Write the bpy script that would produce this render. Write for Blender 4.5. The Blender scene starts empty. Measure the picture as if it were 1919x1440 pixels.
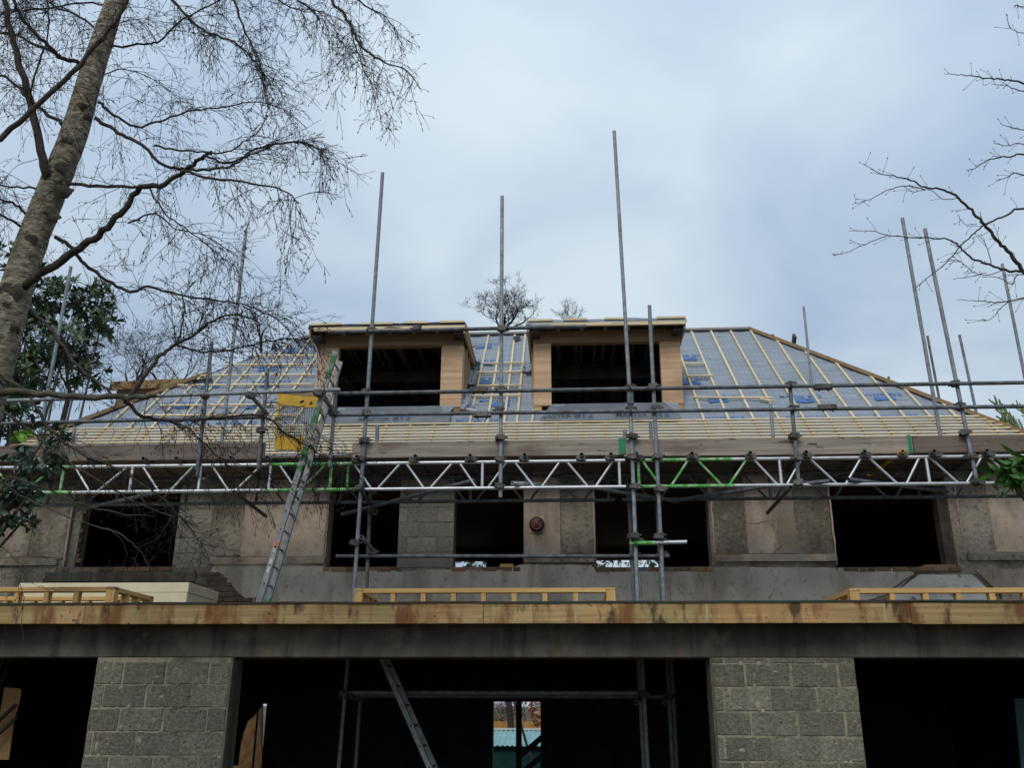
import bpy, math, random
from mathutils import Vector, Matrix, noise
random.seed(7)
SC = bpy.context.scene
COL = SC.collection

# ------------------------------------------------------------------ camera, sky, sun, exposure
F_PX, W_PX, H_PX = 1700.0, 1919.0, 1440.0
PITCH, YAW, ROLL = map(math.radians, (19.6, 3.4, 0.2))
EYE = Vector((0, 0, 1.6))
FWD = Vector((-math.sin(YAW) * math.cos(PITCH), math.cos(YAW) * math.cos(PITCH), math.sin(PITCH)))
R0 = Vector((math.cos(YAW), math.sin(YAW), 0)); U0 = R0.cross(FWD)
RIGHT = R0 * math.cos(ROLL) + U0 * math.sin(ROLL)
UP = U0 * math.cos(ROLL) - R0 * math.sin(ROLL)
cam = bpy.data.cameras.new('camera'); cam_o = bpy.data.objects.new('camera', cam); COL.objects.link(cam_o)
cam.sensor_width = 36; cam.lens = 36 * F_PX / W_PX; cam.clip_start = 0.1; cam.clip_end = 3000
m = Matrix.Identity(4)
for i in range(3):
    m[i][0] = RIGHT[i]; m[i][1] = UP[i]; m[i][2] = -FWD[i]; m[i][3] = EYE[i]
cam_o.matrix_world = m
SC.camera = cam_o

world = bpy.data.worlds.new('World'); SC.world = world; world.use_nodes = True
SUN_EL, SUN_AZ = math.radians(42), math.radians(195)      # azimuth measured from +Y clockwise
wn = world.node_tree.nodes; wl = world.node_tree.links; wn.clear()
def N(nodes, t, **kw):
    n = nodes.new(t)
    for k, v in kw.items():
        if k.startswith('i_'): n.inputs[k[2:].replace('_', ' ')].default_value = v
        else: setattr(n, k, v)
    return n
out = N(wn, 'ShaderNodeOutputWorld'); bg = N(wn, 'ShaderNodeBackground'); bg.inputs[1].default_value = 0.12
sky = N(wn, 'ShaderNodeTexSky'); sky.sky_type = 'NISHITA'; sky.sun_disc = False
sky.sun_elevation = SUN_EL; sky.sun_rotation = SUN_AZ; sky.air_density = 1.0; sky.dust_density = 2.0
tc = N(wn, 'ShaderNodeTexCoord')
sep = N(wn, 'ShaderNodeSeparateXYZ'); wl.new(tc.outputs['Generated'], sep.inputs[0])
# clouds: project the view direction on a high layer so that they flatten to the horizon
addz = N(wn, 'ShaderNodeMath', operation='ADD'); wl.new(sep.outputs[2], addz.inputs[0]); addz.inputs[1].default_value = 0.35
dv = N(wn, 'ShaderNodeVectorMath', operation='DIVIDE'); wl.new(tc.outputs['Generated'], dv.inputs[0])
cmb = N(wn, 'ShaderNodeCombineXYZ')
for i in range(3): wl.new(addz.outputs[0], cmb.inputs[i])
wl.new(cmb.outputs[0], dv.inputs[1])
n1 = N(wn, 'ShaderNodeTexNoise'); n1.inputs['Scale'].default_value = 2.6; n1.inputs['Detail'].default_value = 5; n1.inputs['Roughness'].default_value = 0.45
n1.inputs['Distortion'].default_value = 0.4
wl.new(dv.outputs[0], n1.inputs['Vector'])
rp = N(wn, 'ShaderNodeValToRGB'); wl.new(n1.outputs['Fac'], rp.inputs[0])
e = rp.color_ramp.elements
e[0].position = 0.34; e[0].color = (0.385, 0.495, 0.645, 1)
e[1].position = 0.68; e[1].color = (0.62, 0.725, 0.80, 1)
e2 = rp.color_ramp.elements.new(0.5); e2.color = (0.48, 0.585, 0.705, 1)
# overcast brightening towards the zenith
cl = N(wn, 'ShaderNodeMapRange'); wl.new(sep.outputs[2], cl.inputs[0])
cl.inputs[1].default_value = 0.0; cl.inputs[2].default_value = 1.0; cl.inputs[3].default_value = 7.2; cl.inputs[4].default_value = 12.0
sc_ = N(wn, 'ShaderNodeVectorMath', operation='SCALE'); wl.new(rp.outputs[0], sc_.inputs[0]); wl.new(cl.outputs[0], sc_.inputs['Scale'])
mx = N(wn, 'ShaderNodeMixRGB'); mx.inputs[0].default_value = 0.93
wl.new(sky.outputs[0], mx.inputs[1]); wl.new(sc_.outputs[0], mx.inputs[2])
wl.new(mx.outputs[0], bg.inputs[0]); wl.new(bg.outputs[0], out.inputs[0])

sun = bpy.data.lights.new('sun', 'SUN'); sun.energy = 1.4; sun.angle = math.radians(25); sun.color = (1.0, 0.96, 0.9)
sun_o = bpy.data.objects.new('sun', sun); COL.objects.link(sun_o)
sd = Vector((math.sin(SUN_AZ) * math.cos(SUN_EL), math.cos(SUN_AZ) * math.cos(SUN_EL), math.sin(SUN_EL)))
sun_o.rotation_euler = (-sd).to_track_quat('-Z', 'Y').to_euler()
sun_o.location = sd * 40
SC.view_settings.view_transform = 'Standard'; SC.view_settings.look = 'None'
SC.view_settings.exposure = 0.0; SC.view_settings.gamma = 1.0; SC.view_settings.use_curve_mapping = False
SC.render.engine = 'CYCLES'
SC.cycles.max_bounces = 6; SC.cycles.diffuse_bounces = 3; SC.cycles.glossy_bounces = 2

# ------------------------------------------------------------------ measuring
def ray(x, y): return RIGHT * ((x - 959.5) / F_PX) + UP * ((720 - y) / F_PX) + FWD
def at(x, y, Y):
    d = ray(x, y); return EYE + d * ((Y - EYE.y) / d.y)
def atz(x, y, Z):
    d = ray(x, y); return EYE + d * ((Z - EYE.z) / d.z)
def atx(x, y, X):
    d = ray(x, y); return EYE + d * ((X - EYE.x) / d.x)

# ------------------------------------------------------------------ mesh building
BASE = {}
class MB:
    def __init__(s): s.v = []; s.f = []; s.s = []
    def add(s, vs, fs, smooth=False):
        o = len(s.v); s.v += [Vector(p) for p in vs]
        for f in fs: s.f.append([i + o for i in f]); s.s.append(smooth)
        return s
    def quad(s, a, b, c, d): return s.add([a, b, c, d], [(0, 1, 2, 3)])
    def tri(s, a, b, c): return s.add([a, b, c], [(0, 1, 2)])
    def box(s, lo, hi):
        x0, y0, z0 = lo; x1, y1, z1 = hi
        return s.add([(x0,y0,z0),(x1,y0,z0),(x1,y1,z0),(x0,y1,z0),(x0,y0,z1),(x1,y0,z1),(x1,y1,z1),(x0,y1,z1)],
                     [(0,3,2,1),(4,5,6,7),(0,1,5,4),(1,2,6,5),(2,3,7,6),(3,0,4,7)])
    def cbox(s, lo, hi, b=0.006):
        """box with its edges chamfered"""
        lo = Vector(lo); hi = Vector(hi); b = min(b, *[(hi[i]-lo[i])*0.3 for i in range(3)])
        vs = []; idx = {}
        for cx in (0, 1):
            for cy in (0, 1):
                for cz in (0, 1):
                    for ax in range(3):
                        c = [cx, cy, cz]
                        p = [(hi[i] if c[i] else lo[i]) for i in range(3)]
                        for i in range(3):
                            if i != ax: p[i] += (-b if c[i] else b)
                        idx[(cx, cy, cz, ax)] = len(vs); vs.append(p)
        fs = []
        for ax in range(3):
            a1, a2 = (ax+1) % 3, (ax+2) % 3
            for sgn in (0, 1):
                f = []
                for (p, q) in ((0,0),(1,0),(1,1),(0,1)):
                    c = [0,0,0]; c[ax] = sgn; c[a1] = p; c[a2] = q; f.append(idx[(*c, ax)])
                fs.append(f if sgn else f[::-1])
            for p in (0, 1):
                for q in (0, 1):
                    c0 = [0,0,0]; c0[a1] = p; c0[a2] = q; c1 = list(c0); c1[ax] = 1
                    f = [idx[(*c0, a1)], idx[(*c1, a1)], idx[(*c1, a2)], idx[(*c0, a2)]]
                    fs.append(f if (p == q) else f[::-1])
        for cx in (0, 1):
            for cy in (0, 1):
                for cz in (0, 1):
                    f = [idx[(cx,cy,cz,0)], idx[(cx,cy,cz,1)], idx[(cx,cy,cz,2)]]
                    fs.append(f if (cx+cy+cz) % 2 else f[::-1])
        return s.add(vs, fs)
    def bar(s, p, q, w, h, up=(0, 0, 1), wob=0.0):
        """rectangular timber from p to q: w across, h along up"""
        p = Vector(p); q = Vector(q); d = (q - p).normalized(); up = Vector(up)
        x = d.cross(up).normalized(); u = x.cross(d).normalized()
        vs = []
        for c in (p, q):
            for (a, b) in ((-1,-1),(1,-1),(1,1),(-1,1)):
                vs.append(c + x * (a*w/2) + u * (b*h/2))
        return s.add(vs, [(3,2,1,0),(4,5,6,7),(0,1,5,4),(1,2,6,5),(2,3,7,6),(3,0,4,7)])
    def tube(s, p, q, r, n=10, r2=None, caps=True, hollow=False):
        p = Vector(p); q = Vector(q); d = (q - p).normalized(); r2 = r if r2 is None else r2
        a = d.orthogonal().normalized(); b = d.cross(a)
        vs = []
        for c, rr in ((p, r), (q, r2)):
            for i in range(n):
                t = 2 * math.pi * i / n; vs.append(c + (a * math.cos(t) + b * math.sin(t)) * rr)
        s.add(vs, [(i, (i+1) % n, n + (i+1) % n, n + i) for i in range(n)], True)
        if hollow:
            for c, rr, sg in ((p, r, 1), (q, r2, -1)):
                ring = [c + (a * math.cos(2*math.pi*i/n) + b * math.sin(2*math.pi*i/n)) * rr for i in range(n)]
                inn = [c + (a * math.cos(2*math.pi*i/n) + b * math.sin(2*math.pi*i/n)) * rr * .82 for i in range(n)]
                dep = [v + d * (sg * min(.3, (q-p).length*.45)) for v in inn]
                fs = []
                for i in range(n):
                    j = (i+1) % n
                    fs.append((i, n+i, n+j, j)); fs.append((n+i, 2*n+i, 2*n+j, n+j))
                if sg < 0: fs = [f[::-1] for f in fs]
                s.add(ring + inn + dep, [f[::-1] for f in fs])
        elif caps:
            s.add(vs, [tuple(range(n))[::-1], tuple(range(n, 2*n))])
        return s
    def path(s, pts, rad, n=6, cap=True):
        pts = [Vector(p) for p in pts]; k = len(pts)
        if k < 2: return s
        d0 = (pts[1] - pts[0]).normalized(); a = d0.orthogonal().normalized()
        vs = []
        for i, p in enumerate(pts):
            d = (pts[min(i+1, k-1)] - pts[max(i-1, 0)])
            d = d.normalized() if d.length > 1e-9 else d0
            a = (a - d * a.dot(d))
            a = a.normalized() if a.length > 1e-6 else d.orthogonal().normalized()
            b = d.cross(a)
            for j in range(n):
                t = 2 * math.pi * j / n; vs.append(p + (a * math.cos(t) + b * math.sin(t)) * rad[i])
        fs = []
        for i in range(k - 1):
            for j in range(n):
                fs.append((i*n + j, i*n + (j+1) % n, (i+1)*n + (j+1) % n, (i+1)*n + j))
        s.add(vs, fs, True)
        if cap and n > 3: s.add(vs, [tuple(range(n))[::-1], tuple(range((k-1)*n, k*n))])
        return s
    def extrude(s, poly, d):
        """closed planar polygon pushed along d"""
        d = Vector(d); n = len(poly); a = [Vector(p) for p in poly]; b = [p + d for p in a]
        return s.add(a + b, [tuple(range(n))[::-1], tuple(range(n, 2*n))] + [(i, (i+1) % n, n + (i+1) % n, n + i) for i in range(n)])
    def mesh(s, base=Vector((0, 0, 0)), name='mesh'):
        me = bpy.data.meshes.new(name)
        me.from_pydata([tuple(p - base) for p in s.v], [], s.f)
        me.polygons.foreach_set('use_smooth', s.s); me.update()
        return me
    def build(s, name, mat, parent=None, label=None, base=None, kind=None):
        b = BASE[parent.name] if parent else Vector(base or (0, 0, 0))
        o = bpy.data.objects.new(name, s.mesh(b, name)); o.data.materials.append(mat); COL.objects.link(o)
        if parent: o.parent = parent
        else: o.location = b
        BASE[o.name] = b
        if label: o['label'] = label
        if kind: o['kind'] = kind
        return o
def inst(name, me, parent, pos, rot=None):
    """part that shares mesh data; pos is a world position"""
    o = bpy.data.objects.new(name, me); COL.objects.link(o); o.parent = parent
    o.location = Vector(pos) - BASE[parent.name]
    if rot is not None: o.rotation_euler = rot
    return o
def thing(name, base, label, cat, group=None):
    o = bpy.data.objects.new(name, None); COL.objects.link(o); o.location = base; BASE[o.name] = Vector(base)
    o.empty_display_size = 0.1
    o['label'] = label; o['category'] = cat
    if group: o['group'] = group
    return o
def tag(o, label, cat, group=None):
    o['label'] = label; o['category'] = cat
    if group: o['group'] = group
    return o

# ------------------------------------------------------------------ materials
def M(name, base, var=0.2, scale=6.0, rough=0.8, metal=0.0, bump=0.0, bscale=60.0, stretch=(1, 1, 1), col2=None, lo=0.35, hi=0.65,
      detail=6.0, orand=0.0, spec=0.3, extra=None, bdist=0.01):
    mt = bpy.data.materials.new(name); mt.use_nodes = True
    nd = mt.node_tree.nodes; lk = mt.node_tree.links; b = nd['Principled BSDF']
    tc = N(nd, 'ShaderNodeTexCoord'); mp = N(nd, 'ShaderNodeMapping'); mp.inputs['Scale'].default_value = stretch
    oi = N(nd, 'ShaderNodeObjectInfo')
    lk.new(tc.outputs['Object'], mp.inputs[0])
    off = N(nd, 'ShaderNodeVectorMath', operation='SCALE'); lk.new(oi.outputs['Location'], off.inputs[0]); off.inputs['Scale'].default_value = 1.37
    rr = N(nd, 'ShaderNodeMath', operation='MULTIPLY'); lk.new(oi.outputs['Random'], rr.inputs[0]); rr.inputs[1].default_value = 37.0
    ad = N(nd, 'ShaderNodeVectorMath', operation='ADD'); lk.new(mp.outputs[0], ad.inputs[0]); lk.new(rr.outputs[0], ad.inputs[1])
    nz = N(nd, 'ShaderNodeTexNoise'); nz.inputs['Scale'].default_value = scale; nz.inputs['Detail'].default_value = detail
    lk.new(ad.outputs[0], nz.inputs['Vector'])
    rp = N(nd, 'ShaderNodeValToRGB'); lk.new(nz.outputs['Fac'], rp.inputs[0])
    e = rp.color_ramp.elements; e[0].position = lo; e[1].position = hi
    c2 = col2 if col2 else tuple(min(1, c * (1 + var)) for c in base)
    c1 = base if col2 else tuple(c * (1 - var) for c in base)
    e[0].color = (*c1, 1); e[1].color = (*c2, 1)
    cur = rp.outputs[0]
    if extra:                                   # further stains: list of (colour, noise scale, stretch, lo, hi, amount)
        geo = N(nd, 'ShaderNodeNewGeometry')
        for (c, s_, st, l_, h_, am, *wpos) in extra:
            m2 = N(nd, 'ShaderNodeMapping'); m2.inputs['Scale'].default_value = st; lk.new(geo.outputs['Position'] if wpos else tc.outputs['Object'], m2.inputs[0])
            a2 = N(nd, 'ShaderNodeVectorMath', operation='ADD'); lk.new(m2.outputs[0], a2.inputs[0])
            if not wpos: lk.new(rr.outputs[0], a2.inputs[1])
            z2 = N(nd, 'ShaderNodeTexNoise'); z2.inputs['Scale'].default_value = s_; z2.inputs['Detail'].default_value = 9; z2.inputs['Roughness'].default_value = .62; lk.new(a2.outputs[0], z2.inputs['Vector'])
            r2 = N(nd, 'ShaderNodeMapRange'); lk.new(z2.outputs['Fac'], r2.inputs[0])
            r2.inputs[1].default_value = l_; r2.inputs[2].default_value = h_; r2.inputs[4].default_value = am
            x2 = N(nd, 'ShaderNodeMixRGB'); lk.new(r2.outputs[0], x2.inputs[0]); lk.new(cur, x2.inputs[1]); x2.inputs[2].default_value = (*c, 1)
            cur = x2.outputs[0]
    if orand:
        mr = N(nd, 'ShaderNodeMapRange'); lk.new(oi.outputs['Random'], mr.inputs[0]); mr.inputs[3].default_value = 1 - orand; mr.inputs[4].default_value = 1 + orand
        hs = N(nd, 'ShaderNodeHueSaturation'); lk.new(cur, hs.inputs['Color']); lk.new(mr.outputs[0], hs.inputs['Value']); cur = hs.outputs[0]
    lk.new(cur, b.inputs['Base Color'])
    b.inputs['Roughness'].default_value = rough; b.inputs['Metallic'].default_value = metal
    b.inputs['Specular IOR Level'].default_value = spec
    if bump:
        bn = N(nd, 'ShaderNodeTexNoise'); bn.inputs['Scale'].default_value = bscale; bn.inputs['Detail'].default_value = 4; lk.new(ad.outputs[0], bn.inputs['Vector'])
        bp = N(nd, 'ShaderNodeBump'); bp.inputs['Strength'].default_value = bump; bp.inputs['Distance'].default_value = bdist
        lk.new(bn.outputs['Fac'], bp.inputs['Height']); lk.new(bp.outputs[0], b.inputs['Normal'])
    return mt
def wood(name, c1, c2, axis, orand=0.1, extra=None, rough=0.75, g=1.0):
    st = {'x': (0.5, 14, 14), 'y': (14, 0.5, 14), 'z': (14, 14, 0.5)}[axis]
    st = tuple(v * g for v in st)
    return M(name, c1, col2=c2, scale=2.2, stretch=st, rough=rough, bump=0.25, bscale=8, orand=orand, lo=0.3, hi=0.7, extra=extra, bdist=0.004)

GALV = M('galvanised_steel', (0.17, 0.195, 0.21), col2=(0.29, 0.315, 0.33), scale=14, rough=0.6, metal=0.3, bump=0.15, bscale=90, orand=0.18, extra=[((0.09, 0.065, 0.045), 7, (1, 1, 1), 0.56, 0.66, 0.6), ((0.42, 0.43, 0.42), 9, (1, 1, .4), 0.62, 0.7, 0.6)])
GALV_D = M('weathered_steel', (0.085, 0.095, 0.105), col2=(0.17, 0.185, 0.195), scale=10, rough=0.6, metal=0.3, bump=0.1, orand=0.2, extra=[((0.09, 0.05, 0.03), 6, (1, 1, 1), 0.55, 0.66, 0.7), ((0.26, 0.27, 0.27), 8, (1, 1, 1), 0.6, 0.7, 0.5)])
ALU = M('aluminium', (0.52, 0.54, 0.56), col2=(0.68, 0.69, 0.70), scale=9, rough=0.42, metal=0.6, orand=0.05, extra=[((0.2, 0.2, 0.19), 12, (1, 1, 1), 0.55, 0.75, 0.5)])
GREENP = M('worn_green_paint', (0.07, 0.36, 0.06), col2=(0.38, 0.5, 0.33), scale=12, lo=0.45, hi=0.62, rough=0.5, metal=0.1, orand=0.1)
ALU_L = M('ladder_aluminium', (0.19, 0.2, 0.2), col2=(0.32, 0.33, 0.33), scale=11, rough=0.5, metal=0.3, orand=0.05, extra=[((0.09, 0.09, 0.09), 22, (1, 1, 1), 0.56, 0.7, 0.7)])
GREEN_L = M('ladder_green_paint', (0.035, 0.15, 0.06), col2=(0.25, 0.29, 0.26), scale=9, lo=0.48, hi=0.6, rough=0.5, metal=0.1)
COUP = M('coupler_steel', (0.06, 0.055, 0.05), col2=(0.16, 0.15, 0.14), scale=30, rough=0.6, metal=0.4, orand=0.3)
YELLOW = M('yellow_gate_paint', (0.56, 0.33, 0.025), var=0.15, scale=7, rough=0.5, extra=[((0.08, 0.03, 0.01), 9, (1, 1, 1), 0.66, 0.72, 0.9)])
BAT = wood('batten_pine_x', (0.60, 0.46, 0.26), (0.80, 0.68, 0.44), 'x', 0.10, extra=[((0.42, 0.22, 0.06), 3.0, (1.0, 1, 1), 0.6, 0.75, 0.7)])
BAT_Y = wood('batten_pine_y', (0.50, 0.40, 0.24), (0.70, 0.59, 0.39), 'y', 0.10)
TIM_X = wood('stud_timber_x', (0.48, 0.27, 0.09), (0.68, 0.44, 0.18), 'x', 0.12)
TIM_Y = wood('stud_timber_y', (0.48, 0.27, 0.09), (0.68, 0.44, 0.18), 'y', 0.12)
TIM_Z = wood('stud_timber_z', (0.48, 0.27, 0.09), (0.68, 0.44, 0.18), 'z', 0.12)
FASC = wood('treated_fascia', (0.29, 0.185, 0.075), (0.50, 0.345, 0.16), 'x', 0.08, g=1.2,
            extra=[((0.48, 0.225, 0.085), 0.8, (1, 0.2, 1.6), 0.47, 0.62, 0.5), ((0.20, 0.20, 0.075), 1.1, (1, 1, .5), 0.50, 0.64, 0.55), ((0.17, 0.065, 0.018), 2.0, (1.5, 1, 0.5), 0.50, 0.61, 0.92),
                   ((0.035, 0.022, 0.012), 3.0, (1.8, 1, 0.7), 0.565, 0.66, 0.85), ((0.03, 0.02, 0.012), 12.0, (1, 1, 1.4), 0.64, 0.68, 0.85)])
SCAF_B = wood('scaffold_board', (0.20, 0.165, 0.13), (0.37, 0.315, 0.26), 'x', 0.08, extra=[((0.10, 0.06, 0.04), 1.6, (0.6, 1, 1.5), 0.55, 0.66, 0.6), ((0.045, 0.03, 0.02), 5.0, (0.6, 1, 3.0), 0.60, 0.65, 0.85)])
SCAF_D = wood('scaffold_board_dark', (0.115, 0.085, 0.066), (0.2, 0.155, 0.125), 'x', 0.12, extra=[((0.27, 0.22, 0.18), 1.2, (0.5, 1, 1.0), 0.54, 0.66, 0.5), ((0.04, 0.03, 0.02), 5.0, (0.6, 1, 3), 0.6, 0.66, 0.8)])
PLY = wood('plywood_face', (0.46, 0.29, 0.16), (0.68, 0.46, 0.285), 'x', 0.05, g=0.6, extra=[((0.36, 0.22, 0.12), 1.5, (.8, 1, 1.3), 0.52, 0.64, 0.6), ((0.10, 0.06, 0.03), 16, (1, 1, 1), 0.68, 0.71, 0.8)])
PLY_P = wood('plywood_cheek', (0.47, 0.31, 0.205), (0.66, 0.46, 0.325), 'z', 0.05, g=0.7, extra=[((0.34, 0.22, 0.14), 1.5, (1.3, 1, .8), 0.52, 0.64, 0.6), ((0.10, 0.06, 0.03), 16, (1, 1, 1), 0.68, 0.71, 0.8)])
HEAD = wood('header_timber', (0.20, 0.13, 0.075), (0.32, 0.21, 0.12), 'x', 0.1)
RAFT = wood('rafter_timber', (0.28, 0.19, 0.10), (0.42, 0.30, 0.17), 'y', 0.1)
HIPB = wood('hip_board', (0.26, 0.16, 0.085), (0.40, 0.26, 0.14), 'x', 0.1, g=.6)
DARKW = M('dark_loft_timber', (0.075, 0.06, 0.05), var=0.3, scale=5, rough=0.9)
MEMB = M('grey_roof_membrane', (0.265, 0.295, 0.33), var=0.10, scale=3, rough=0.7, bump=1.0, bscale=4, stretch=(0.4, 3.0, 3.0), bdist=0.07,
         extra=[((0.21, 0.23, 0.265), 1.6, (.5, 3, 3), 0.52, 0.64, 0.6), ((0.40, 0.42, 0.45), 2.3, (.5, 4, 4), 0.56, 0.66, 0.5)])
def grid_print(mt):
    nd = mt.node_tree.nodes; lk = mt.node_tree.links; b = nd['Principled BSDF']; src = b.inputs['Base Color'].links[0].from_socket
    tc = N(nd, 'ShaderNodeTexCoord'); sp_ = N(nd, 'ShaderNodeSeparateXYZ'); lk.new(tc.outputs['Object'], sp_.inputs[0])
    def lines(sock, pitch, wd):
        a = N(nd, 'ShaderNodeMath', operation='DIVIDE'); lk.new(sock, a.inputs[0]); a.inputs[1].default_value = pitch
        f = N(nd, 'ShaderNodeMath', operation='FRACT'); lk.new(a.outputs[0], f.inputs[0])
        c = N(nd, 'ShaderNodeMath', operation='LESS_THAN'); lk.new(f.outputs[0], c.inputs[0]); c.inputs[1].default_value = wd
        return c.outputs[0]
    g1 = lines(sp_.outputs[0], .1, .06); g2 = lines(sp_.outputs[2], .067, .09)
    mxm = N(nd, 'ShaderNodeMath', operation='MAXIMUM'); lk.new(g1, mxm.inputs[0]); lk.new(g2, mxm.inputs[1])
    am = N(nd, 'ShaderNodeMath', operation='MULTIPLY'); lk.new(mxm.outputs[0], am.inputs[0]); am.inputs[1].default_value = .55
    mix = N(nd, 'ShaderNodeMixRGB'); lk.new(am.outputs[0], mix.inputs[0]); lk.new(src, mix.inputs[1]); mix.inputs[2].default_value = (.12, .15, .22, 1)
    lk.new(mix.outputs[0], b.inputs['Base Color'])
grid_print(MEMB)
MEMB_D = M('dark_membrane', (0.16, 0.17, 0.19), var=0.2, scale=3, rough=0.6, bump=0.5, bscale=6, bdist=0.03)
BLACKM = M('black_felt_and_shade', (0.018, 0.02, 0.024), var=0.3, scale=6, rough=0.6, bump=0.4, bscale=10)
BLUE = M('blue_print', (0.035, 0.13, 0.38), col2=(0.12, 0.23, 0.44), scale=12, lo=.35, hi=.75, rough=0.7)
BLOCK = M('concrete_block', (0.125, 0.115, 0.086), col2=(0.215, 0.20, 0.155), scale=30, rough=0.95, bump=1.0, bscale=44, lo=0.34, hi=0.68, orand=0.20, bdist=0.014,
          extra=[((0.04, 0.037, 0.03), 48, (1, 1, 1), 0.55, 0.66, 0.8), ((0.33, 0.30, 0.22), 5.0, (1, 1, 1), 0.62, 0.68, 0.5), ((0.06, 0.058, 0.042), 0.9, (1.7, 1, .3), 0.50, 0.66, 0.6, 1), ((0.30, 0.285, 0.25), 2.2, (1.6, 1, .5), 0.60, 0.74, 0.45, 1)])
BLOCK_U = M('old_concrete_block', (0.17, 0.155, 0.125), col2=(0.25, 0.23, 0.19), scale=30, rough=0.95, bump=0.6, bscale=50, orand=0.15)
MORTAR = M('mortar', (0.28, 0.25, 0.178), var=0.22, scale=16, rough=0.95, bump=0.8, bscale=40, bdist=0.012, extra=[((0.08, 0.075, 0.05), 1.1, (1.7, 1, .35), 0.50, 0.62, 0.7, 1)])
MORT_D = M('old_mortar', (0.17, 0.155, 0.125), var=0.25, scale=14, rough=0.95, bump=0.5, bscale=50)
BRICK = M('brick', (0.28, 0.12, 0.06), col2=(0.20, 0.15, 0.11), scale=9, rough=0.9, bump=0.6, bscale=60, orand=0.35)
BRICK_D = M('sooty_brick', (0.10, 0.07, 0.045), col2=(0.16, 0.11, 0.075), scale=9, rough=0.9, bump=0.6, bscale=60, orand=0.3)
CONC = M('cast_concrete', (0.12, 0.113, 0.088), var=0.25, scale=5, rough=0.9, bump=0.7, bscale=60, extra=[((0.055, 0.052, 0.04), 0.8, (1, 1, 0.5), 0.46, 0.60, 0.85), ((0.04, 0.038, 0.03), 2.6, (2.2, 1, 0.25), 0.52, 0.64, 0.7), ((0.24, 0.22, 0.165), 2.6, (1, 1, .9), 0.57, 0.68, 0.5), ((.19, .13, .08), 1.7, (2, 1, .3), .58, .68, .4)])
RENDER = M('rough_render', (0.295, 0.245, 0.19), var=0.18, scale=2.0, rough=0.95, bump=1.0, bscale=15, bdist=.03,
           extra=[((0.10, 0.09, 0.066), 0.9, (1.6, 1, 0.5), 0.45, 0.58, 0.8), ((0.30, 0.27, 0.23), 3.4, (1, 1, 1), 0.54, 0.64, 0.5), ((0.34, 0.30, 0.255), 0.8, (.8, 1, 1.4), 0.52, 0.64, 0.55), ((0.07, 0.062, 0.05), 16.0, (1, 1, 1), 0.52, 0.68, 0.75), ((0.10, 0.09, 0.07), 5.0, (1, 1, .8), 0.56, 0.74, 0.6), ((0.16, 0.17, 0.11), 1.9, (1.5, 1, .4), 0.58, 0.68, 0.5)])
RENDER_P = M('pink_render', (0.44, 0.345, 0.265), var=0.12, scale=3.0, rough=0.9, bump=0.5, bscale=55,
             extra=[((0.18, 0.145, 0.11), 1.2, (1.6, 1, 0.5), 0.47, 0.60, 0.75), ((0.30, 0.275, 0.25), 2.1, (1, 1, 1.3), 0.52, 0.63, 0.6), ((0.42, 0.37, 0.32), 1.0, (1, 1, 1), 0.53, 0.65, 0.5), ((0.12, 0.10, 0.08), 14.0, (1, 1, 1), 0.56, 0.70, 0.65), ((0.15, 0.12, 0.09), 4.0, (1, 1, .6), 0.58, 0.76, 0.6)])
RENDER_G = M('grey_render', (0.50, 0.45, 0.37), var=0.10, scale=2.0, rough=0.92, bump=0.5, bscale=55,
             extra=[((0.27, 0.24, 0.185), 1.0, (1.7, 1, 0.4), 0.47, 0.60, 0.8), ((0.33, 0.22, 0.145), 1.5, (1.7, 1, 0.3), 0.56, 0.66, 0.6), ((0.55, 0.51, 0.445), 1.2, (1, 1, 1), 0.55, 0.66, 0.5), ((0.14, 0.125, 0.10), 12.0, (1, 1, 1), 0.57, 0.70, 0.6), ((0.2, 0.17, 0.13), 3.5, (1, 1, .5), 0.57, 0.76, 0.6)])
RENDER_W = M('cement_patch', (0.62, 0.585, 0.53), var=0.12, scale=4, rough=0.9, bump=0.5, bscale=40, extra=[((0.36, 0.345, 0.32), 1.5, (1, 1, 1.2), 0.5, 0.62, 0.6), ((0.07, 0.065, 0.06), 4.5, (1, 1, 2.0), 0.59, 0.65, 0.85)])
INTER = M('shade_dark_interior', (0.05, 0.046, 0.042), var=0.3, scale=3, rough=0.95)  # deep shade of the rooms put into the wall and floor colour
INSUL = M('insulation_foam', (0.70, 0.62, 0.42), var=0.06, scale=5, rough=0.85, bump=0.15, bscale=30, orand=0.05)
RED = M('red_plastic', (0.065, 0.010, 0.016), var=0.2, scale=8, rough=0.45)
CREAM = M('cream_plastic', (0.42, 0.36, 0.28), var=0.15, scale=8, rough=0.6)
FADED = M('faded_print', (0.33, 0.22, 0.2), var=0.2, scale=20, rough=0.7)
ORANGE = M('orange_sticker', (0.75, 0.13, 0.03), var=0.2, scale=20, rough=0.6)
WHITE = M('white_sticker', (0.62, 0.60, 0.56), var=0.2, scale=30, rough=0.6)
HIVIS = M('high_visibility_cloth', (0.12, 0.27, 0.02), var=0.35, scale=9, rough=0.7)
DARKC = M('dark_cloth', (0.012, 0.013, 0.018), var=0.3, scale=9, rough=0.8)
BGREEN = M('green_hoop_iron', (0.02, 0.22, 0.10), var=0.2, scale=10, rough=0.5)
SOIL = M('trampled_soil', (0.115, 0.09, 0.062), var=0.35, scale=0.7, rough=0.95, bump=0.8, bscale=5, detail=9, bdist=0.08, extra=[((0.05, 0.075, 0.025), 0.35, (1, 1, 1), 0.5, 0.62, 0.8)])
DECK = M('deck_felt', (0.055, 0.05, 0.045), var=0.3, scale=4, rough=0.85)
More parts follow.
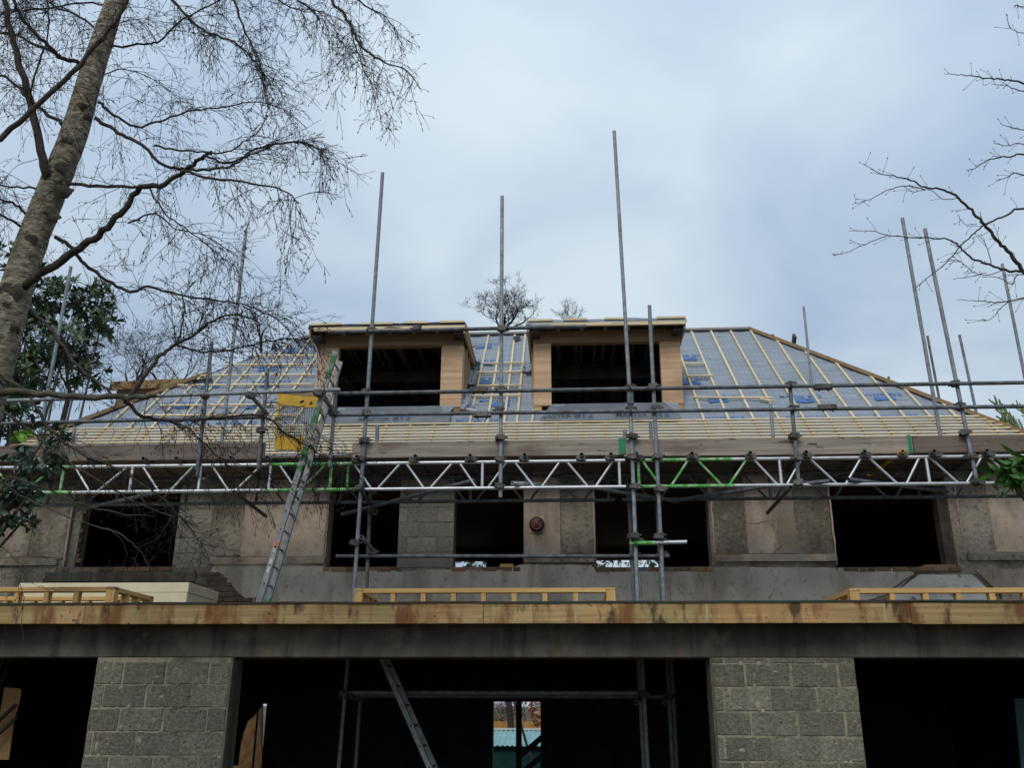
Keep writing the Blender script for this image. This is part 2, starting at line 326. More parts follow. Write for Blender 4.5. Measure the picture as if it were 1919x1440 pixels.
BARK = M('birch_bark', (0.145, 0.12, 0.088), col2=(0.38, 0.325, 0.24), scale=13.0, stretch=(1, 1, 1.7), lo=0.38, hi=0.64, rough=0.92, bump=1.0, bscale=22, bdist=0.03,
         extra=[((0.10, 0.11, 0.06), 1.6, (1, 1, .6), 0.48, 0.64, 0.45), ((0.05, 0.04, 0.032), 24.0, (.5, .5, 3.2), 0.54, 0.62, 0.75), ((0.40, 0.35, 0.27), 16.0, (.6, .6, 2.2), 0.60, 0.68, 0.6), ((0.022, 0.018, 0.015), 5.0, (1, 1, 2.0), 0.575, 0.625, 0.9)])
BARK_B = M('dark_branch_bark', (0.028, 0.022, 0.018), col2=(0.07, 0.055, 0.042), scale=14, rough=0.9, bump=0.8, bscale=40)
BARK_M = M('mossy_branch_bark', (0.04, 0.036, 0.026), col2=(0.10, 0.092, 0.058), scale=9, rough=0.9, bump=0.8, bscale=40)
TWIG = M('twig_bark', (0.022, 0.017, 0.015), var=0.3, scale=5, rough=0.9)
TWIG_P = M('pale_twig_bark', (0.11, 0.095, 0.06), var=0.3, scale=5, rough=0.9)
BARK_G = M('grey_bark', (0.09, 0.08, 0.07), var=0.35, scale=6, rough=0.9, bump=0.7, bscale=25)
LEAF_D = M('evergreen_leaf', (0.02, 0.042, 0.013), col2=(0.055, 0.095, 0.03), scale=3, rough=0.4, spec=0.5)
LEAF_S = M('laurel_leaf', (0.02, 0.045, 0.022), col2=(0.045, 0.085, 0.045), scale=4, rough=0.38, spec=0.5)
LEAF_B = M('bright_laurel_leaf', (0.03, 0.095, 0.014), col2=(0.075, 0.19, 0.03), scale=9, rough=0.35, spec=0.5)
CONIF = M('conifer_foliage', (0.07, 0.12, 0.035), col2=(0.19, 0.23, 0.06), scale=6, rough=0.7)
BROWNL = M('dead_leaf', (0.20, 0.12, 0.07), col2=(0.36, 0.20, 0.13), scale=5, rough=0.8)
FENCE = wood('stained_fence', (0.38, 0.19, 0.05), (0.5, 0.27, 0.08), 'z', 0.12)
SHEDG = M('green_shed_cladding', (0.012, 0.07, 0.06), var=0.2, scale=4, rough=0.5)
SHEDR = M('pale_green_roof_sheet', (0.22, 0.42, 0.42), var=0.12, scale=3, rough=0.45)
CHIP = M('chipboard', (0.36, 0.19, 0.075), col2=(0.46, 0.27, 0.12), scale=30, rough=0.85, bump=0.3, bscale=60)
BLUEC = M('blue_plastic_sack', (0.03, 0.08, 0.45), var=0.2, scale=8, rough=0.5)

# ------------------------------------------------------------------ main dimensions (metres)
YF = 9.5            # face of the block extension
YFA = 9.22          # face of its fascia
YW = 13.4           # face of the old upper wall
YE = 12.9           # eaves edge of the main roof
YS, YB = 11.4, 12.27  # front and back row of the scaffold
YR = 20.6           # rear wall
TUBE = 0.0262
Z_FT = at(960, 1130, YFA).z; Z_FB = at(960, 1169.5, YFA).z
Z_LIN = at(890, 1233, YF).z
Z_DECK = Z_FT - 0.012
Z_EAVE = at(900, 851, YE).z
PIT = math.radians(42.0); CP, SP = math.cos(PIT), math.sin(PIT)
_d = ray(1200, 622); _t = None
# ridge: where the slope meets the sight line of the ridge
k = (_d.z / _d.y)
T_R = (EYE.z + YE * k - Z_EAVE) / (SP / CP - k)
Y_RDG = YE + T_R; Z_RDG = Z_EAVE + T_R * SP / CP
X_EL = at(-35, 850, YE).x; X_ER = at(1985, 850, YE).x
X_RL = at(566, 637, Y_RDG).x; X_RR = at(1405, 621, Y_RDG).x
SN = Vector((0, -SP, CP)); SU = Vector((0, CP, SP))      # slope normal and up-slope direction
P0 = Vector((0, YE, Z_EAVE))
SLEN = T_R / CP
def roof(x, s, h=0.0): return Vector((x, YE, Z_EAVE)) + SU * s + SN * h
def on_roof(px, py, h=0.0):
    d = ray(px, py); t = (P0 + SN * h - EYE).dot(SN) / d.dot(SN)
    return EYE + d * t
def rs(px, py):                       # slope coordinates of a sight line
    p = on_roof(px, py); return p.x, (p - P0).dot(SU)
def hipL(s): return X_EL + (X_RL - X_EL) * s / SLEN
def hipR(s): return X_ER + (X_RR - X_ER) * s / SLEN

# ================================================================== GROUND
g = MB()
xs = [-400, -120, -50, -25, -12, -6, 0, 6, 12, 25, 50, 120, 400]
ys = [-400, -60, -20, -8, -2, 0, 3, 6, 9, 13, 20.3, 21.5, 23.5, 27, 32, 36, 45, 70, 140, 400]
def gz(x, y):
    if y < 20.4: return 0.0
    z = -1.5 * min(1, (y - 20.4) / 2.2)
    if y > 31: z += min(1, (y - 31) / 10) * 3.0
    return z
vs = [(x, y, gz(x, y)) for y in ys for x in xs]; nx = len(xs)
g.add(vs, [(j*nx+i, j*nx+i+1, (j+1)*nx+i+1, (j+1)*nx+i) for j in range(len(ys)-1) for i in range(nx-1)])
go = g.build('ground', SOIL); go['kind'] = 'structure'

# ================================================================== HOUSE
house = thing('house', (0, YF, 0), 'rendered house being rebuilt with membrane covered hipped roof, two dormers and block front extension', 'house')
HX0, HX1 = X_EL - 0.15, X_ER - 0.3

def wall_grid(mb, x0, x1, z0, z1, y0, y1, holes):
    """solid wall with rectangular holes (xa, xb, za, zb)"""
    X = sorted({x0, x1, *[h[0] for h in holes], *[h[1] for h in holes]}); X = [v for v in X if x0 <= v <= x1]
    Z = sorted({z0, z1, *[h[2] for h in holes], *[h[3] for h in holes]}); Z = [v for v in Z if z0 <= v <= z1]
    def solid(i, j):
        if i < 0 or j < 0 or i >= len(X)-1 or j >= len(Z)-1: return False
        cx, cz = (X[i]+X[i+1])/2, (Z[j]+Z[j+1])/2
        return not any(h[0] < cx < h[1] and h[2] < cz < h[3] for h in holes)
    for i in range(len(X)-1):
        for j in range(len(Z)-1):
            if not solid(i, j): continue
            a, b, c, d = X[i], X[i+1], Z[j], Z[j+1]
            mb.quad((a,y0,c),(b,y0,c),(b,y0,d),(a,y0,d)); mb.quad((b,y1,c),(a,y1,c),(a,y1,d),(b,y1,d))
            if not solid(i-1, j): mb.quad((a,y1,c),(a,y0,c),(a,y0,d),(a,y1,d))
            if not solid(i+1, j): mb.quad((b,y0,c),(b,y1,c),(b,y1,d),(b,y0,d))
            if not solid(i, j-1): mb.quad((a,y1,c),(b,y1,c),(b,y0,c),(a,y0,c))
            if not solid(i, j+1): mb.quad((a,y0,d),(b,y0,d),(b,y1,d),(a,y1,d))
    return mb

# ---- front extension: lintel band, piers of blocks, fascia, deck
X_P = [at(183, 1300, YF).x, at(427, 1300, YF).x, at(1338, 1300, YF).x, at(1608, 1300, YF).x]
X_P[0] = at(173, 1300, YF).x
lint = MB(); lint.cbox((HX0 - 2, YF, Z_LIN), (HX1 + 1.5, YF + 0.3, Z_FB + 0.1), 0.008)
lint_o = lint.build('lintel', CONC, house)
b = MB()
for (xa, xb) in ((-3.43, 1.43),):
    b.box((X_P[1], YF + 0.06, Z_LIN - 0.012), (X_P[2], YF + 0.16, Z_LIN - 0.001))
b.build('steel_lintel_flange', M('rusty_steel', (0.07, 0.03, 0.02), var=0.3, scale=8, rough=0.8), house)
ROW = 0.225
def course(px, y): return at(px, y, YF).z
blocks_me = {}
def block_me(w, h, t, seed, ch=0.007):
    key = (round(w, 2), round(h, 3), seed)
    if key not in blocks_me:
        mb = MB(); mb.cbox((0, 0, 0), (w, t, h), ch)
        rnd = random.Random(seed * 31 + int(w * 100))
        for v in mb.v: v += Vector((rnd.uniform(-1, 1), rnd.uniform(-1, 1) * .6, rnd.uniform(-1, 1))) * 0.0045
        me = mb.mesh(name='block'); me.materials.append(BLOCK); blocks_me[key] = me
    return blocks_me[key]
def pier(xa, xb, zjoint, phase, mort):
    w = MB(); w.box((xa + 0.003, YF + 0.006, -0.05), (xb - 0.003, YF + 0.296, Z_LIN - 0.002))
    wo = w.build('block_pier', mort, house)
    top = zjoint
    while top + ROW < Z_LIN - 0.04: top += ROW
    z = top; r = 0
    zs = [(top + 0.005, Z_LIN - 0.006)] if Z_LIN - top > 0.05 else []
    while z > -0.1:
        zs.append((z - ROW + 0.009, z - 0.007)); z -= ROW
    for (za, zb) in zs:
        x = xa + 0.002 - phase[r % len(phase)] * 0.45
        while x < xb - 0.03:
            j1, j2 = random.uniform(.005, .014), random.uniform(.436, .445)
            a, c = max(x + j1, xa + 0.002), min(x + j2, xb - 0.002)
            if c - a > 0.05:
                h = zb - za
                inst('block', block_me(c - a, h, 0.1, random.randrange(5)), wo, (a, YF - 0.001 + random.uniform(-.003, .003), za + random.uniform(-.003, .003)))
            x += 0.45
        r += 1
    return wo
pL = pier(X_P[0], X_P[1], course(300, 1284.5), (0.35, 0.75, 0.3, 0.85, 0.4, 0.8), MORTAR)
pR = pier(X_P[2], X_P[3], course(1470, 1289.7), (0.75, 0.3, 0.8, 0.25, 0.85, 0.5), MORTAR)
# mortar snots squeezed out of the joints
rnd = random.Random(3)
for wo, xa, xb, zj in ((pL, X_P[0], X_P[1], course(300, 1284.5)), (pR, X_P[2], X_P[3], course(1470, 1289.7))):
    mb = MB()
    for q in range(70):
        cx = rnd.uniform(xa + .05, xb - .05); cz = zj - ROW * rnd.randrange(-1, 5) + (0 if rnd.random() < .5 else -rnd.uniform(0.02, .2))
        n = 9; R1, R2 = rnd.uniform(.010, .035), rnd.uniform(.008, .03); R2 *= 2.2 if rnd.random() < .25 else 1
        ring = [(cx + math.cos(6.283*i/n)*R1*rnd.uniform(.5, 1.2), YF - 0.003, cz + math.sin(6.283*i/n)*R2*rnd.uniform(.5, 1.2)) for i in range(n)]
        mb.add(ring + [(cx, YF - 0.011, cz)], [(i, (i+1) % n, n) for i in range(n)])
    mb.build('mortar_smears', MORTAR, wo, kind='stuff')
# jamb returns with a render bead
mb = MB(); mb.box((X_P[1] - 0.0, YF - 0.006, -0.02), (X_P[1] + 0.022, YF + 0.31, Z_LIN - 0.003)); mb.build('jamb_bead', CONC, house)
mb = MB(); mb.box((X_P[2] - 0.02, YF - 0.006, -0.02), (X_P[2] + 0.0, YF + 0.31, Z_LIN - 0.003)); mb.build('jamb_bead', CONC, house)
# outer returns of the extension (outside the picture)
mb = MB(); mb.box((HX0 - 2, YF + .002, -.05), (HX0 - 0.9, YF + .298, Z_LIN - .002)); mb.build('end_wall', CONC, house)
mb = MB(); mb.box((HX1 + .6, YF + .002, -.05), (HX1 + 1.4, YF + .298, Z_LIN - .002)); mb.build('end_wall', CONC, house)
for xx in (HX0 - 2, HX1 + 1.2):
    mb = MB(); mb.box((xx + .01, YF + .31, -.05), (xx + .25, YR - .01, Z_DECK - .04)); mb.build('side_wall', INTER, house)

# fascia boards with joints
joints = [(-330, 158), (158, 906), (906, 1707), (1707, 2300)]
for i, (a, c) in enumerate(joints):
    xa, xb = at(a, 1150, YFA).x + 0.002, at(c, 1150, YFA).x - 0.002
    zo = (0.004, 0.0, 0.0, -0.012)[i]
    mb = MB(); mb.cbox((xa, YFA, Z_FB + zo), (xb, YFA + 0.045, Z_FT + zo), 0.004)
    mb.build('fascia_board', FASC, house)
mb = MB(); mb.box((HX0 - 2, YFA + 0.047, Z_FB + .03), (HX1 + 1.5, YF + 0.02, Z_FB + 0.045)); mb.build('soffit', M('soffit_board', (.12, .1, .08), rough=.9), house)
# bracing straps and nail heads on the fascia
STRAP = M('pale_strap', (.42, .37, .2), var=.1)
for px in (995, 1079, 1325, 1658):
    x = at(px, 1150, YFA).x; mb = MB(); mb.box((x - .008, YFA - .003, Z_FB + .006), (x + .008, YFA - .0005, Z_FT - .018)); mb.build('pale_strap', STRAP, house)
mb = MB(); rnd = random.Random(11)
for q in range(90):
    x = at(rnd.uniform(0, 1919), 1150, YFA).x; z = rnd.choice((Z_FB + .05, Z_FB + .155)) + rnd.uniform(-.02, .02)
    mb.tube((x, YFA - .004, z), (x, YFA + .01, z), .004, 6)
mb.build('nail_heads', COUP, house, kind='stuff')
# flat roof deck and its ragged felt edge
mb = MB(); mb.box((HX0 - 2, YFA + 0.05, Z_FB + 0.05), (HX1 + 1.5, YW + 0.32, Z_DECK)); mb.build('flat_roof_deck', DECK, house)
mb = MB(); n = 160; top = []; bot = []; rnd = random.Random(5)
xa, xb = at(-330, 1130, YFA).x, at(2300, 1130, YFA).x
for i in range(n + 1):
    x = xa + (xb - xa) * i / n; w = noise.noise((x * 1.3, 3, 0)) * .006
    top.append(((x, YFA - .012, Z_FT + .012 + w), (x, YFA + .3, Z_FT + .014 + w), (x, YFA - .014, Z_FT - .006 + w * 1.5 - abs(noise.noise((x*4, 0, 0))) * .006)))
for i in range(n):
    a, b_ = top[i], top[i+1]
    mb.quad(a[0], b_[0], b_[1], a[1]); mb.quad(a[2], b_[2], b_[0], a[0])
mb.build('felt_edge', M('felt_edge', (.05, .03, .022), col2=(.02, .045, .035), scale=1.1, lo=.45, hi=.55, rough=.8), house)

# ---- ground floor inside
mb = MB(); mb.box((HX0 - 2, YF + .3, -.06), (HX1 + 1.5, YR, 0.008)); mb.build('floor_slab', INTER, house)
def rect(pxa, pya, pxb, pyb, Y):
    p, q = at(pxa, pya, Y), at(pxb, pyb, Y); return (min(p.x, q.x), max(p.x, q.x), min(p.z, q.z), max(p.z, q.z))
ra = rect(924, 1316, 1014, 1500, YR); rbx = rect(424, 1320, 484, 1500, YR)
wall_grid(MB(), 0, 1, 0, 1, 0, 1, [])
gh = [(ra[0], ra[1], -.04, ra[3]), (rbx[0], rbx[1], -.04, rbx[3])]
# upper floor rear windows: seen as bright slits above the front sills
ZS = at(960, 1062, YW).z
zslit = at(960, 1049, YR).z
uh = [(at(848, 1050, YR).x, at(911, 1050, YR).x, 3.6, zslit), (at(1112, 1052, YR).x, at(1236, 1052, YR).x, 3.6, zslit + .01)]
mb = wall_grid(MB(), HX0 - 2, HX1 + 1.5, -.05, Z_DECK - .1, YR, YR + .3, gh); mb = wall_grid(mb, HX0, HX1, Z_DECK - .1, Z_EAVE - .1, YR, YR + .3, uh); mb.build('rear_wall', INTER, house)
mb = MB(); x = at(972, 1400, YR).x; mb.box((x - .06, YR + .02, 0), (x + .06, YR + .14, ra[3])); mb.build('door_mullion', DARKW, house)
# stair strings seen against the rear doorway
for (a, c) in (((1040, 1362), (975, 1418)), ((1040, 1398), (975, 1452))):
    mb = MB(); mb.bar(at(*a, 19.6), at(*c, 19.6), .05, .11, (0, 0, 1)); mb.build('stair_string', DARKW, house)
mb = MB(); rnd = random.Random(2)
poly = [at(*p, YR - .05) for p in ((420, 1310), (490, 1310), (490, 1325), (474, 1345), (464, 1352), (456, 1375), (450, 1400), (446, 1436), (432, 1436), (438, 1395), (440, 1370), (420, 1372))]
mb.extrude(poly[::-1], (0, .04, 0)); mb.build('torn_sheet', BLACKM, house)
mb = MB(); mb.box((at(476, 1400, YR - .06).x, YR - .08, 0), (at(479, 1400, YR - .06).x, YR - .04, rbx[3] - .06)); mb.build('door_post', BLACKM, house)

# ---- upper wall
ZH = at(960, 903, YW).z
WIN = [(130, 331), (613, 747), (850, 981), (1116, 1331), (1559, 1786)]
WINX = [(at(a, 1000, YW).x, at(c, 1000, YW).x) for a, c in WIN]
WZ = [at((a + c) / 2, 1063.5, YW).z for a, c in WIN]
ZTOP = Z_EAVE - 0.03
holes = [(x0, x1, z, ZH) for (x0, x1), z in zip(WINX, WZ)]
wall_grid(mb := MB(), HX0, HX1, Z_DECK, ZTOP, YW, YW + .30, holes)
uw = mb.build('upper_wall', RENDER, house)
# string course and lower grey render (proud of the wall)
zc0, zc1 = at(960, 1056, YW).z, at(960, 1042, YW).z
def xw(p, y=1000): return at(p, y, YW).x
segs = [(-60, 118), (400, 612), (981, 1112), (1334, 1562), (1805, 2010)]
mb_l = MB()
for i, (a, c) in enumerate(segs):
    mb = MB(); xa, xb = xw(a), xw(c); n = max(2, int((xb - xa) / .12))
    for j in range(n):
        x0, x1 = xa + (xb - xa) * j / n, xa + (xb - xa) * (j + 1) / n
        w = noise.noise((x0 * 2, 9, 0)) * .006; w2 = noise.noise((x1 * 2, 9, 0)) * .006
        P = [(x0, YW - .002, zc0 + w), (x0, YW - .045, zc0 + w), (x0, YW - .045, zc1 - .02 + w), (x0, YW - .002, zc1 + w)]
        Q = [(x1, YW - .002, zc0 + w2), (x1, YW - .045, zc0 + w2), (x1, YW - .045, zc1 - .02 + w2), (x1, YW - .002, zc1 + w2)]
        mb.add(P + Q, [(0, 1, 5, 4)[::-1], (1, 2, 6, 5)[::-1], (2, 3, 7, 6)[::-1]])
        if j == 0: mb.add(P, [(0, 1, 2, 3)[::-1]])
        if j == n-1: mb.add(Q, [(0, 1, 2, 3)])
    mb.build('string_course', RENDER_P if i % 2 else RENDER, house)
# pilaster strips and panels of smoother pink render
for (a, c, mt, pr) in ((455, 610, RENDER_P, .012), (982, 1050, RENDER_P, .02), (1400, 1492, RENDER_P, .014), (1338, 1398, RENDER, .008), (1860, 2010, RENDER_P, .014), (-60, 60, RENDER, .01)):
    mb = MB(); mb.cbox((xw(a), YW - pr, zc1 + .004), (xw(c), YW + .01, ZTOP - .01), .004); mb.build('render_panel', mt, house)
# lower band of grey render, broken away under the left window
zl1 = zc0 - .004
edge = [xw(462, 1120)]
poly = [(395, 1072), (420, 1078), (425, 1090), (437, 1100), (447, 1112), (455, 1118), (468, 1128), (470, 1150), (1555, 1150), (1680, 1108), (1712, 1076), (1700, 1066), (1340, 1064), (1331, 1072), (1118, 1072), (1108, 1060), (981, 1058), (940, 1070), (840, 1068), (748, 1072), (620, 1064), (560, 1058), (404, 1058)]
def pw(px, py, y): 
    p = at(px, py, YW); return (p.x, y, max(p.z, Z_DECK))
import bmesh
def poly_plate(name, pts, y, th, mt, parent, jag=0.0, seed=1):
    """irregular thin plate standing proud of the wall"""
    rnd = random.Random(seed); P = []
    for i, p in enumerate(pts):
        q = pts[(i + 1) % len(pts)]; a, c = Vector(at(*p, YW)), Vector(at(*q, YW)); L = (c - a).length
        n = max(1, int(L / .05)) if jag else 1
        for j in range(n):
            v = a.lerp(c, j / n)
            if jag and (j or True): v = v + Vector((rnd.uniform(-1, 1), 0, rnd.uniform(-1, 1))) * jag
            P.append((v.x, y, max(v.z, Z_DECK - .1)))
    bm = bmesh.new(); vv = [bm.verts.new(Vector(p) - BASE[parent.name]) for p in P]
    f = bm.faces.new(vv)
    r = bmesh.ops.extrude_face_region(bm, geom=[f]); 
    for v in r['geom']:
        if isinstance(v, bmesh.types.BMVert): v.co.y += th
    bmesh.ops.triangulate(bm, faces=bm.faces[:]); bmesh.ops.recalc_face_normals(bm, faces=bm.faces[:])
    me = bpy.data.meshes.new(name); bm.to_mesh(me); bm.free(); me.materials.append(mt)
    o = bpy.data.objects.new(name, me); COL.objects.link(o); o.parent = parent; BASE[o.name] = BASE[parent.name]
    return o
poly_plate('lower_render', poly, YW - .02, .019, RENDER_G, house, .006, 4)
poly_plate('lower_render', [(1722, 1078), (1820, 1078), (1866, 1120), (1866, 1150), (1664, 1150), (1664, 1120)], YW - .03, .029, RENDER_W, house, .003, 5)
poly_plate('lower_render', [(1826, 1068), (2010, 1066), (2010, 1150), (1880, 1150), (1876, 1118)], YW - .022, .021, RENDER_P, house, .005, 6)
poly_plate('lower_render', [(-60, 1066), (108, 1066), (95, 1085), (60, 1105), (40, 1120), (35, 1150), (-60, 1150)], YW - .018, .017, RENDER, house, .006, 7)
# raked crack mouldings of the old gable shape
for a, c in (((1712, 1078), (1668, 1108)), ((1826, 1076), (1876, 1114))):
    mb = MB(); p, q = at(*a, YW - .035), at(*c, YW - .035); mb.path([p, p.lerp(q, .4) + Vector((0, 0, .006)), q], [.007, .009, .011], 5)
    mb.build('patch_edge', BRICK_D, house)
# dark run cracks
rnd = random.Random(21)
def crack(p0, p1, seg=9, r=.0032):
    a, c = at(*p0, YW - .0215), at(*p1, YW - .0215); mb = MB(); P = []
    for i in range(seg + 1):
        v = a.lerp(c, i / seg); P.append(v + Vector((rnd.uniform(-1, 1) * .012, 0, rnd.uniform(-1, 1) * .012)))
    mb.path(P, [r * (1 - .6 * abs(2 * i / seg - 1)) for i in range(seg + 1)], 4); mb.build('crack', DARKC, uw)
for a, c in (((1258, 1084), (1290, 1128)), ((1202, 1080), (1203, 1125)), ((1340, 1085), (1338, 1108)), ((1441, 1126), (1452, 1104)), ((1408, 1074), (1408, 1096)), ((1445, 1040), (1470, 1020)), ((1400, 982), (1440, 978)), ((1306, 1068), (1320, 1100))):
    crack(a, c)
for (a, y0, c, y1) in ((137, 955, 122, 1062), (1333, 955, 1340, 1058), (1553, 940, 1566, 1060), (1792, 945, 1808, 1050), (1113, 955, 1114, 1052), (612, 950, 608, 1058)):
    mb = MB(); P = []; p, q = at(a, y0 - 40, YW - .012), at(c, y1, YW - .012)
    n = 14; w = .022
    for i in range(n + 1):
        v = p.lerp(q, i / n); v.x = p.lerp(q, .5).x; e0 = rnd.uniform(-.006, .006); P += [v + Vector((-w/2 + e0, 0, 0)), v + Vector((w/2 + e0 + rnd.uniform(-.006, .006), 0, 0)), v + Vector((w/2 + e0, .02, 0)), v + Vector((-w/2 + e0, .02, 0))]
    mb.add(P, [(4*i+j, 4*i+(j+1) % 4, 4*i+4+(j+1) % 4, 4*i+4+j)[::-1] for i in range(n) for j in range(4)]); mb.build('render_stop', RENDER_P, house)
for i, (a, c, y) in enumerate(((1338, 1398, 1041), (1495, 1560, 1042), (1052, 1112, 1043), (405, 450, 1046), (1810, 1860, 1042), (20, 118, 1048))):
    poly_plate('dirt_line', [(a, y - rnd.uniform(2, 5)), ((a + c) / 2, y - rnd.uniform(3, 9)), (c, y - rnd.uniform(2, 6)), (c, y + 1), (a, y + 1)], YW - .0245 if i == 0 else YW - .013, .01, BRICK_D, house, .008, 30 + i)
# block infill between the windows and right of the left window
def block_field(xa, xb, za, zb, y, name, phase, mort=MORT_D, bm_=BLOCK_U):
    mb = MB(); mb.box((xa, y + .006, za), (xb, YW + .3, zb)); wo = mb.build(name, mort, house)
    z = za; r = 0
    while z < zb - .03:
        h = min(ROW, zb - z) - .012; x = xa - phase[r % len(phase)] * .45
        while x < xb - .03:
            a, c = max(x + .006, xa + .002), min(x + .444, xb - .002)
            if c - a > .05:
                me = block_me(c - a, h, .09, 10 + random.randrange(3)); me.materials[0] = bm_
                inst('block', me, wo, (a, y + random.uniform(-.003, .002), z + .006))
            x += .45
        z += ROW; r += 1
    return wo
block_field(WINX[1][1] - .004, WINX[2][0] + .004, WZ[1] - .02, ZTOP - .03, YW - .008, 'block_infill', (.3, .7))
block_field(WINX[0][1] - .004, xw(395), WZ[0] - .03, ZTOP - .03, YW - .008, 'block_infill', (.1, .55))
# bricks: sills, left jamb, broken area under the left window
brick_me = {}
def brick(w, mt, h=.062, t=.09):
    key = (round(w, 3), mt.name, round(h, 3))
    if key not in brick_me:
        mb = MB(); mb.cbox((0, 0, 0), (w, t, h), .006); rr = random.Random(hash(key) % 1000)
        for v in mb.v: v += Vector((rr.uniform(-1, 1), rr.uniform(-1, 1), rr.uniform(-1, 1))) * .004
        me = mb.mesh(name='brick'); me.materials.append(mt); brick_me[key] = me
    return brick_me[key]
for wi, (x0, x1) in enumerate(WINX):
    mb = MB(); zz = WZ[wi]; mb.box((x0 - .02, YW - .008, zz - .072), (x1 + .02, YW + .09, zz - .004)); so = mb.build('window_sill', MORT_D, house)
    x = x0 - .02
    while x < x1 - .05:
        w = random.choice((.215, .215, .103)); w = min(w, x1 + .02 - x)
        if w > .06 and random.random() > .06:
            inst('brick', brick(w, BRICK if random.random() < .6 else BRICK_D), so, (x + .005, YW - .022 + random.uniform(-.012, .006), zz - .066))
        x += w + .012
# left jamb of the first window: toothed brickwork
x0, x1 = WINX[0]; mb = MB(); mb.box((x0 - .0, YW + .05, WZ[0]), (x0 + .13, YW + .29, ZH)); jo = mb.build('brick_jamb', MORT_D, house)
z = WZ[0] + .005; r = 0
while z < ZH - .08:
    w = .155 if r % 2 else .10
    inst('brick', brick(w + (.07 if r == 2 else 0) + (.05 if r == 1 else 0), BRICK if r == 2 else BRICK_D), jo, (x0 + .005, YW + .06 + random.uniform(-.01, .01), z)); z += .075; r += 1
# exposed brick courses below the first window, ending in a torn diagonal
mb = MB(); zt = WZ[0] - .075
mb.box((xw(60), YW - .004, Z_DECK), (xw(470), YW + .02, zt + .06)); bo = mb.build('exposed_brickwork', MORT_D, house)
z = zt - .07; r = 0
while z > Z_DECK - .02:
    f = (zt - z) / (zt - Z_DECK)
    xa, xb = xw(118) - f * .45, xw(402) + f * 1.7 + random.uniform(-.05, .05)
    x = xa - (.11 if r % 2 else 0)
    while x < xb:
        if r < 2 and xw(120) < x < xw(370): x += .227; continue
        w = min(.215, xb - x)
        if w > .05: inst('brick', brick(w, BRICK_D), bo, (x, YW - .024 + random.uniform(-.008, .006), z))
        x += .227
    z -= .075; r += 1
mb = MB(); mb.cbox((xw(100), YW - .03, zt - .145), (xw(378), YW + .02, zt - .004), .006); mb.build('concrete_sill_band', CONC, house)
# slab the window heads
for (x0, x1) in WINX:
    mb = MB(); mb.box((x0 - .15, YW - .006, ZH + .002), (x1 + .15, YW + .27, ZH + .13)); mb.build('window_lintel', CONC, house)
# upper room shell
mb = MB(); mb.box((HX0, YW + .31, Z_EAVE - .14), (HX1, YR + .2, Z_EAVE - .02)); mb.build('loft_floor', HEAD, house)
for xx in (HX0, HX1 - .25):
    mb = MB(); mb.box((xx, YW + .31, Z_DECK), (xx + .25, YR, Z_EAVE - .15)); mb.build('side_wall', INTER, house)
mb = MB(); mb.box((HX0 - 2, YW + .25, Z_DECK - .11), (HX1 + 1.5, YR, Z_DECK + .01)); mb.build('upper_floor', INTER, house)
# timber reveal and offcut inside the last window
x1 = WINX[4][1]; mb = MB(); mb.box((x1 - .12, YW + .1, WZ[4]), (x1 - .002, YW + .29, ZH)); mb.build('timber_reveal', DARKW, house)
mb = MB(); mb.box((xw(1725), YW + .05, WZ[4]), (xw(1793), YW + .15, WZ[4] + .04)); mb.build('sill_board', HEAD, house)

# ---- main roof
roofe = bpy.data.objects.new('roof', None); COL.objects.link(roofe); roofe.parent = house; roofe.location = P0 - BASE['house']; BASE['roof'] = P0.copy()
YD = on_roof(740, 771).y                     # dormer fronts
_x, SD = rs(740, 771)
ZSILL = at(730, 763, YD).z
DZ = dict(head0=at(730, 650, YD).z, head1=at(730, 625, YD).z)
YO = YD - .34                                # front edge of the dormer roofs
ZRB, ZRT = at(726, 622, YO).z, at(726, 601, YO).z
DX = [dict(o=(at(594, 700, YD).x, at(866, 700, YD).x), w=(at(632, 700, YD).x, at(826, 700, YD).x), r=(at(580, 610, YO).x, at(872, 610, YO).x)),
      dict(o=(at(1000, 700, YD).x, at(1278, 700, YD).x), w=(at(1033, 700, YD).x, at(1239, 700, YD).x), r=(at(988, 610, YO).x, at(1285, 610, YO).x))]
S_DT = (ZRB - Z_EAVE) / SP                   # where the dormer roofs die into the slope
cb_x = []                                    # counter battens
xx = rs(1461, 790)[0]; step = (rs(1653, 790)[0] - xx) / 4
for q in range(-28, 12):
    x = xx + q * step
    cb_x.append(x)
midx = [(rs(880, 795)[0]), rs(913, 795)[0], rs(944.6, 795)[0], rs(968.6, 795)[0], rs(997, 795)[0]]
cb_x = [x for x in cb_x if not (midx[0] - .28 < x < midx[-1] + .25)] + midx
cb_x.sort()
def in_dormer(x, s):
    for d in DX:
        if d['o'][0] < x < d['o'][1] and SD - .02 < s < S_DT: return True
    return False
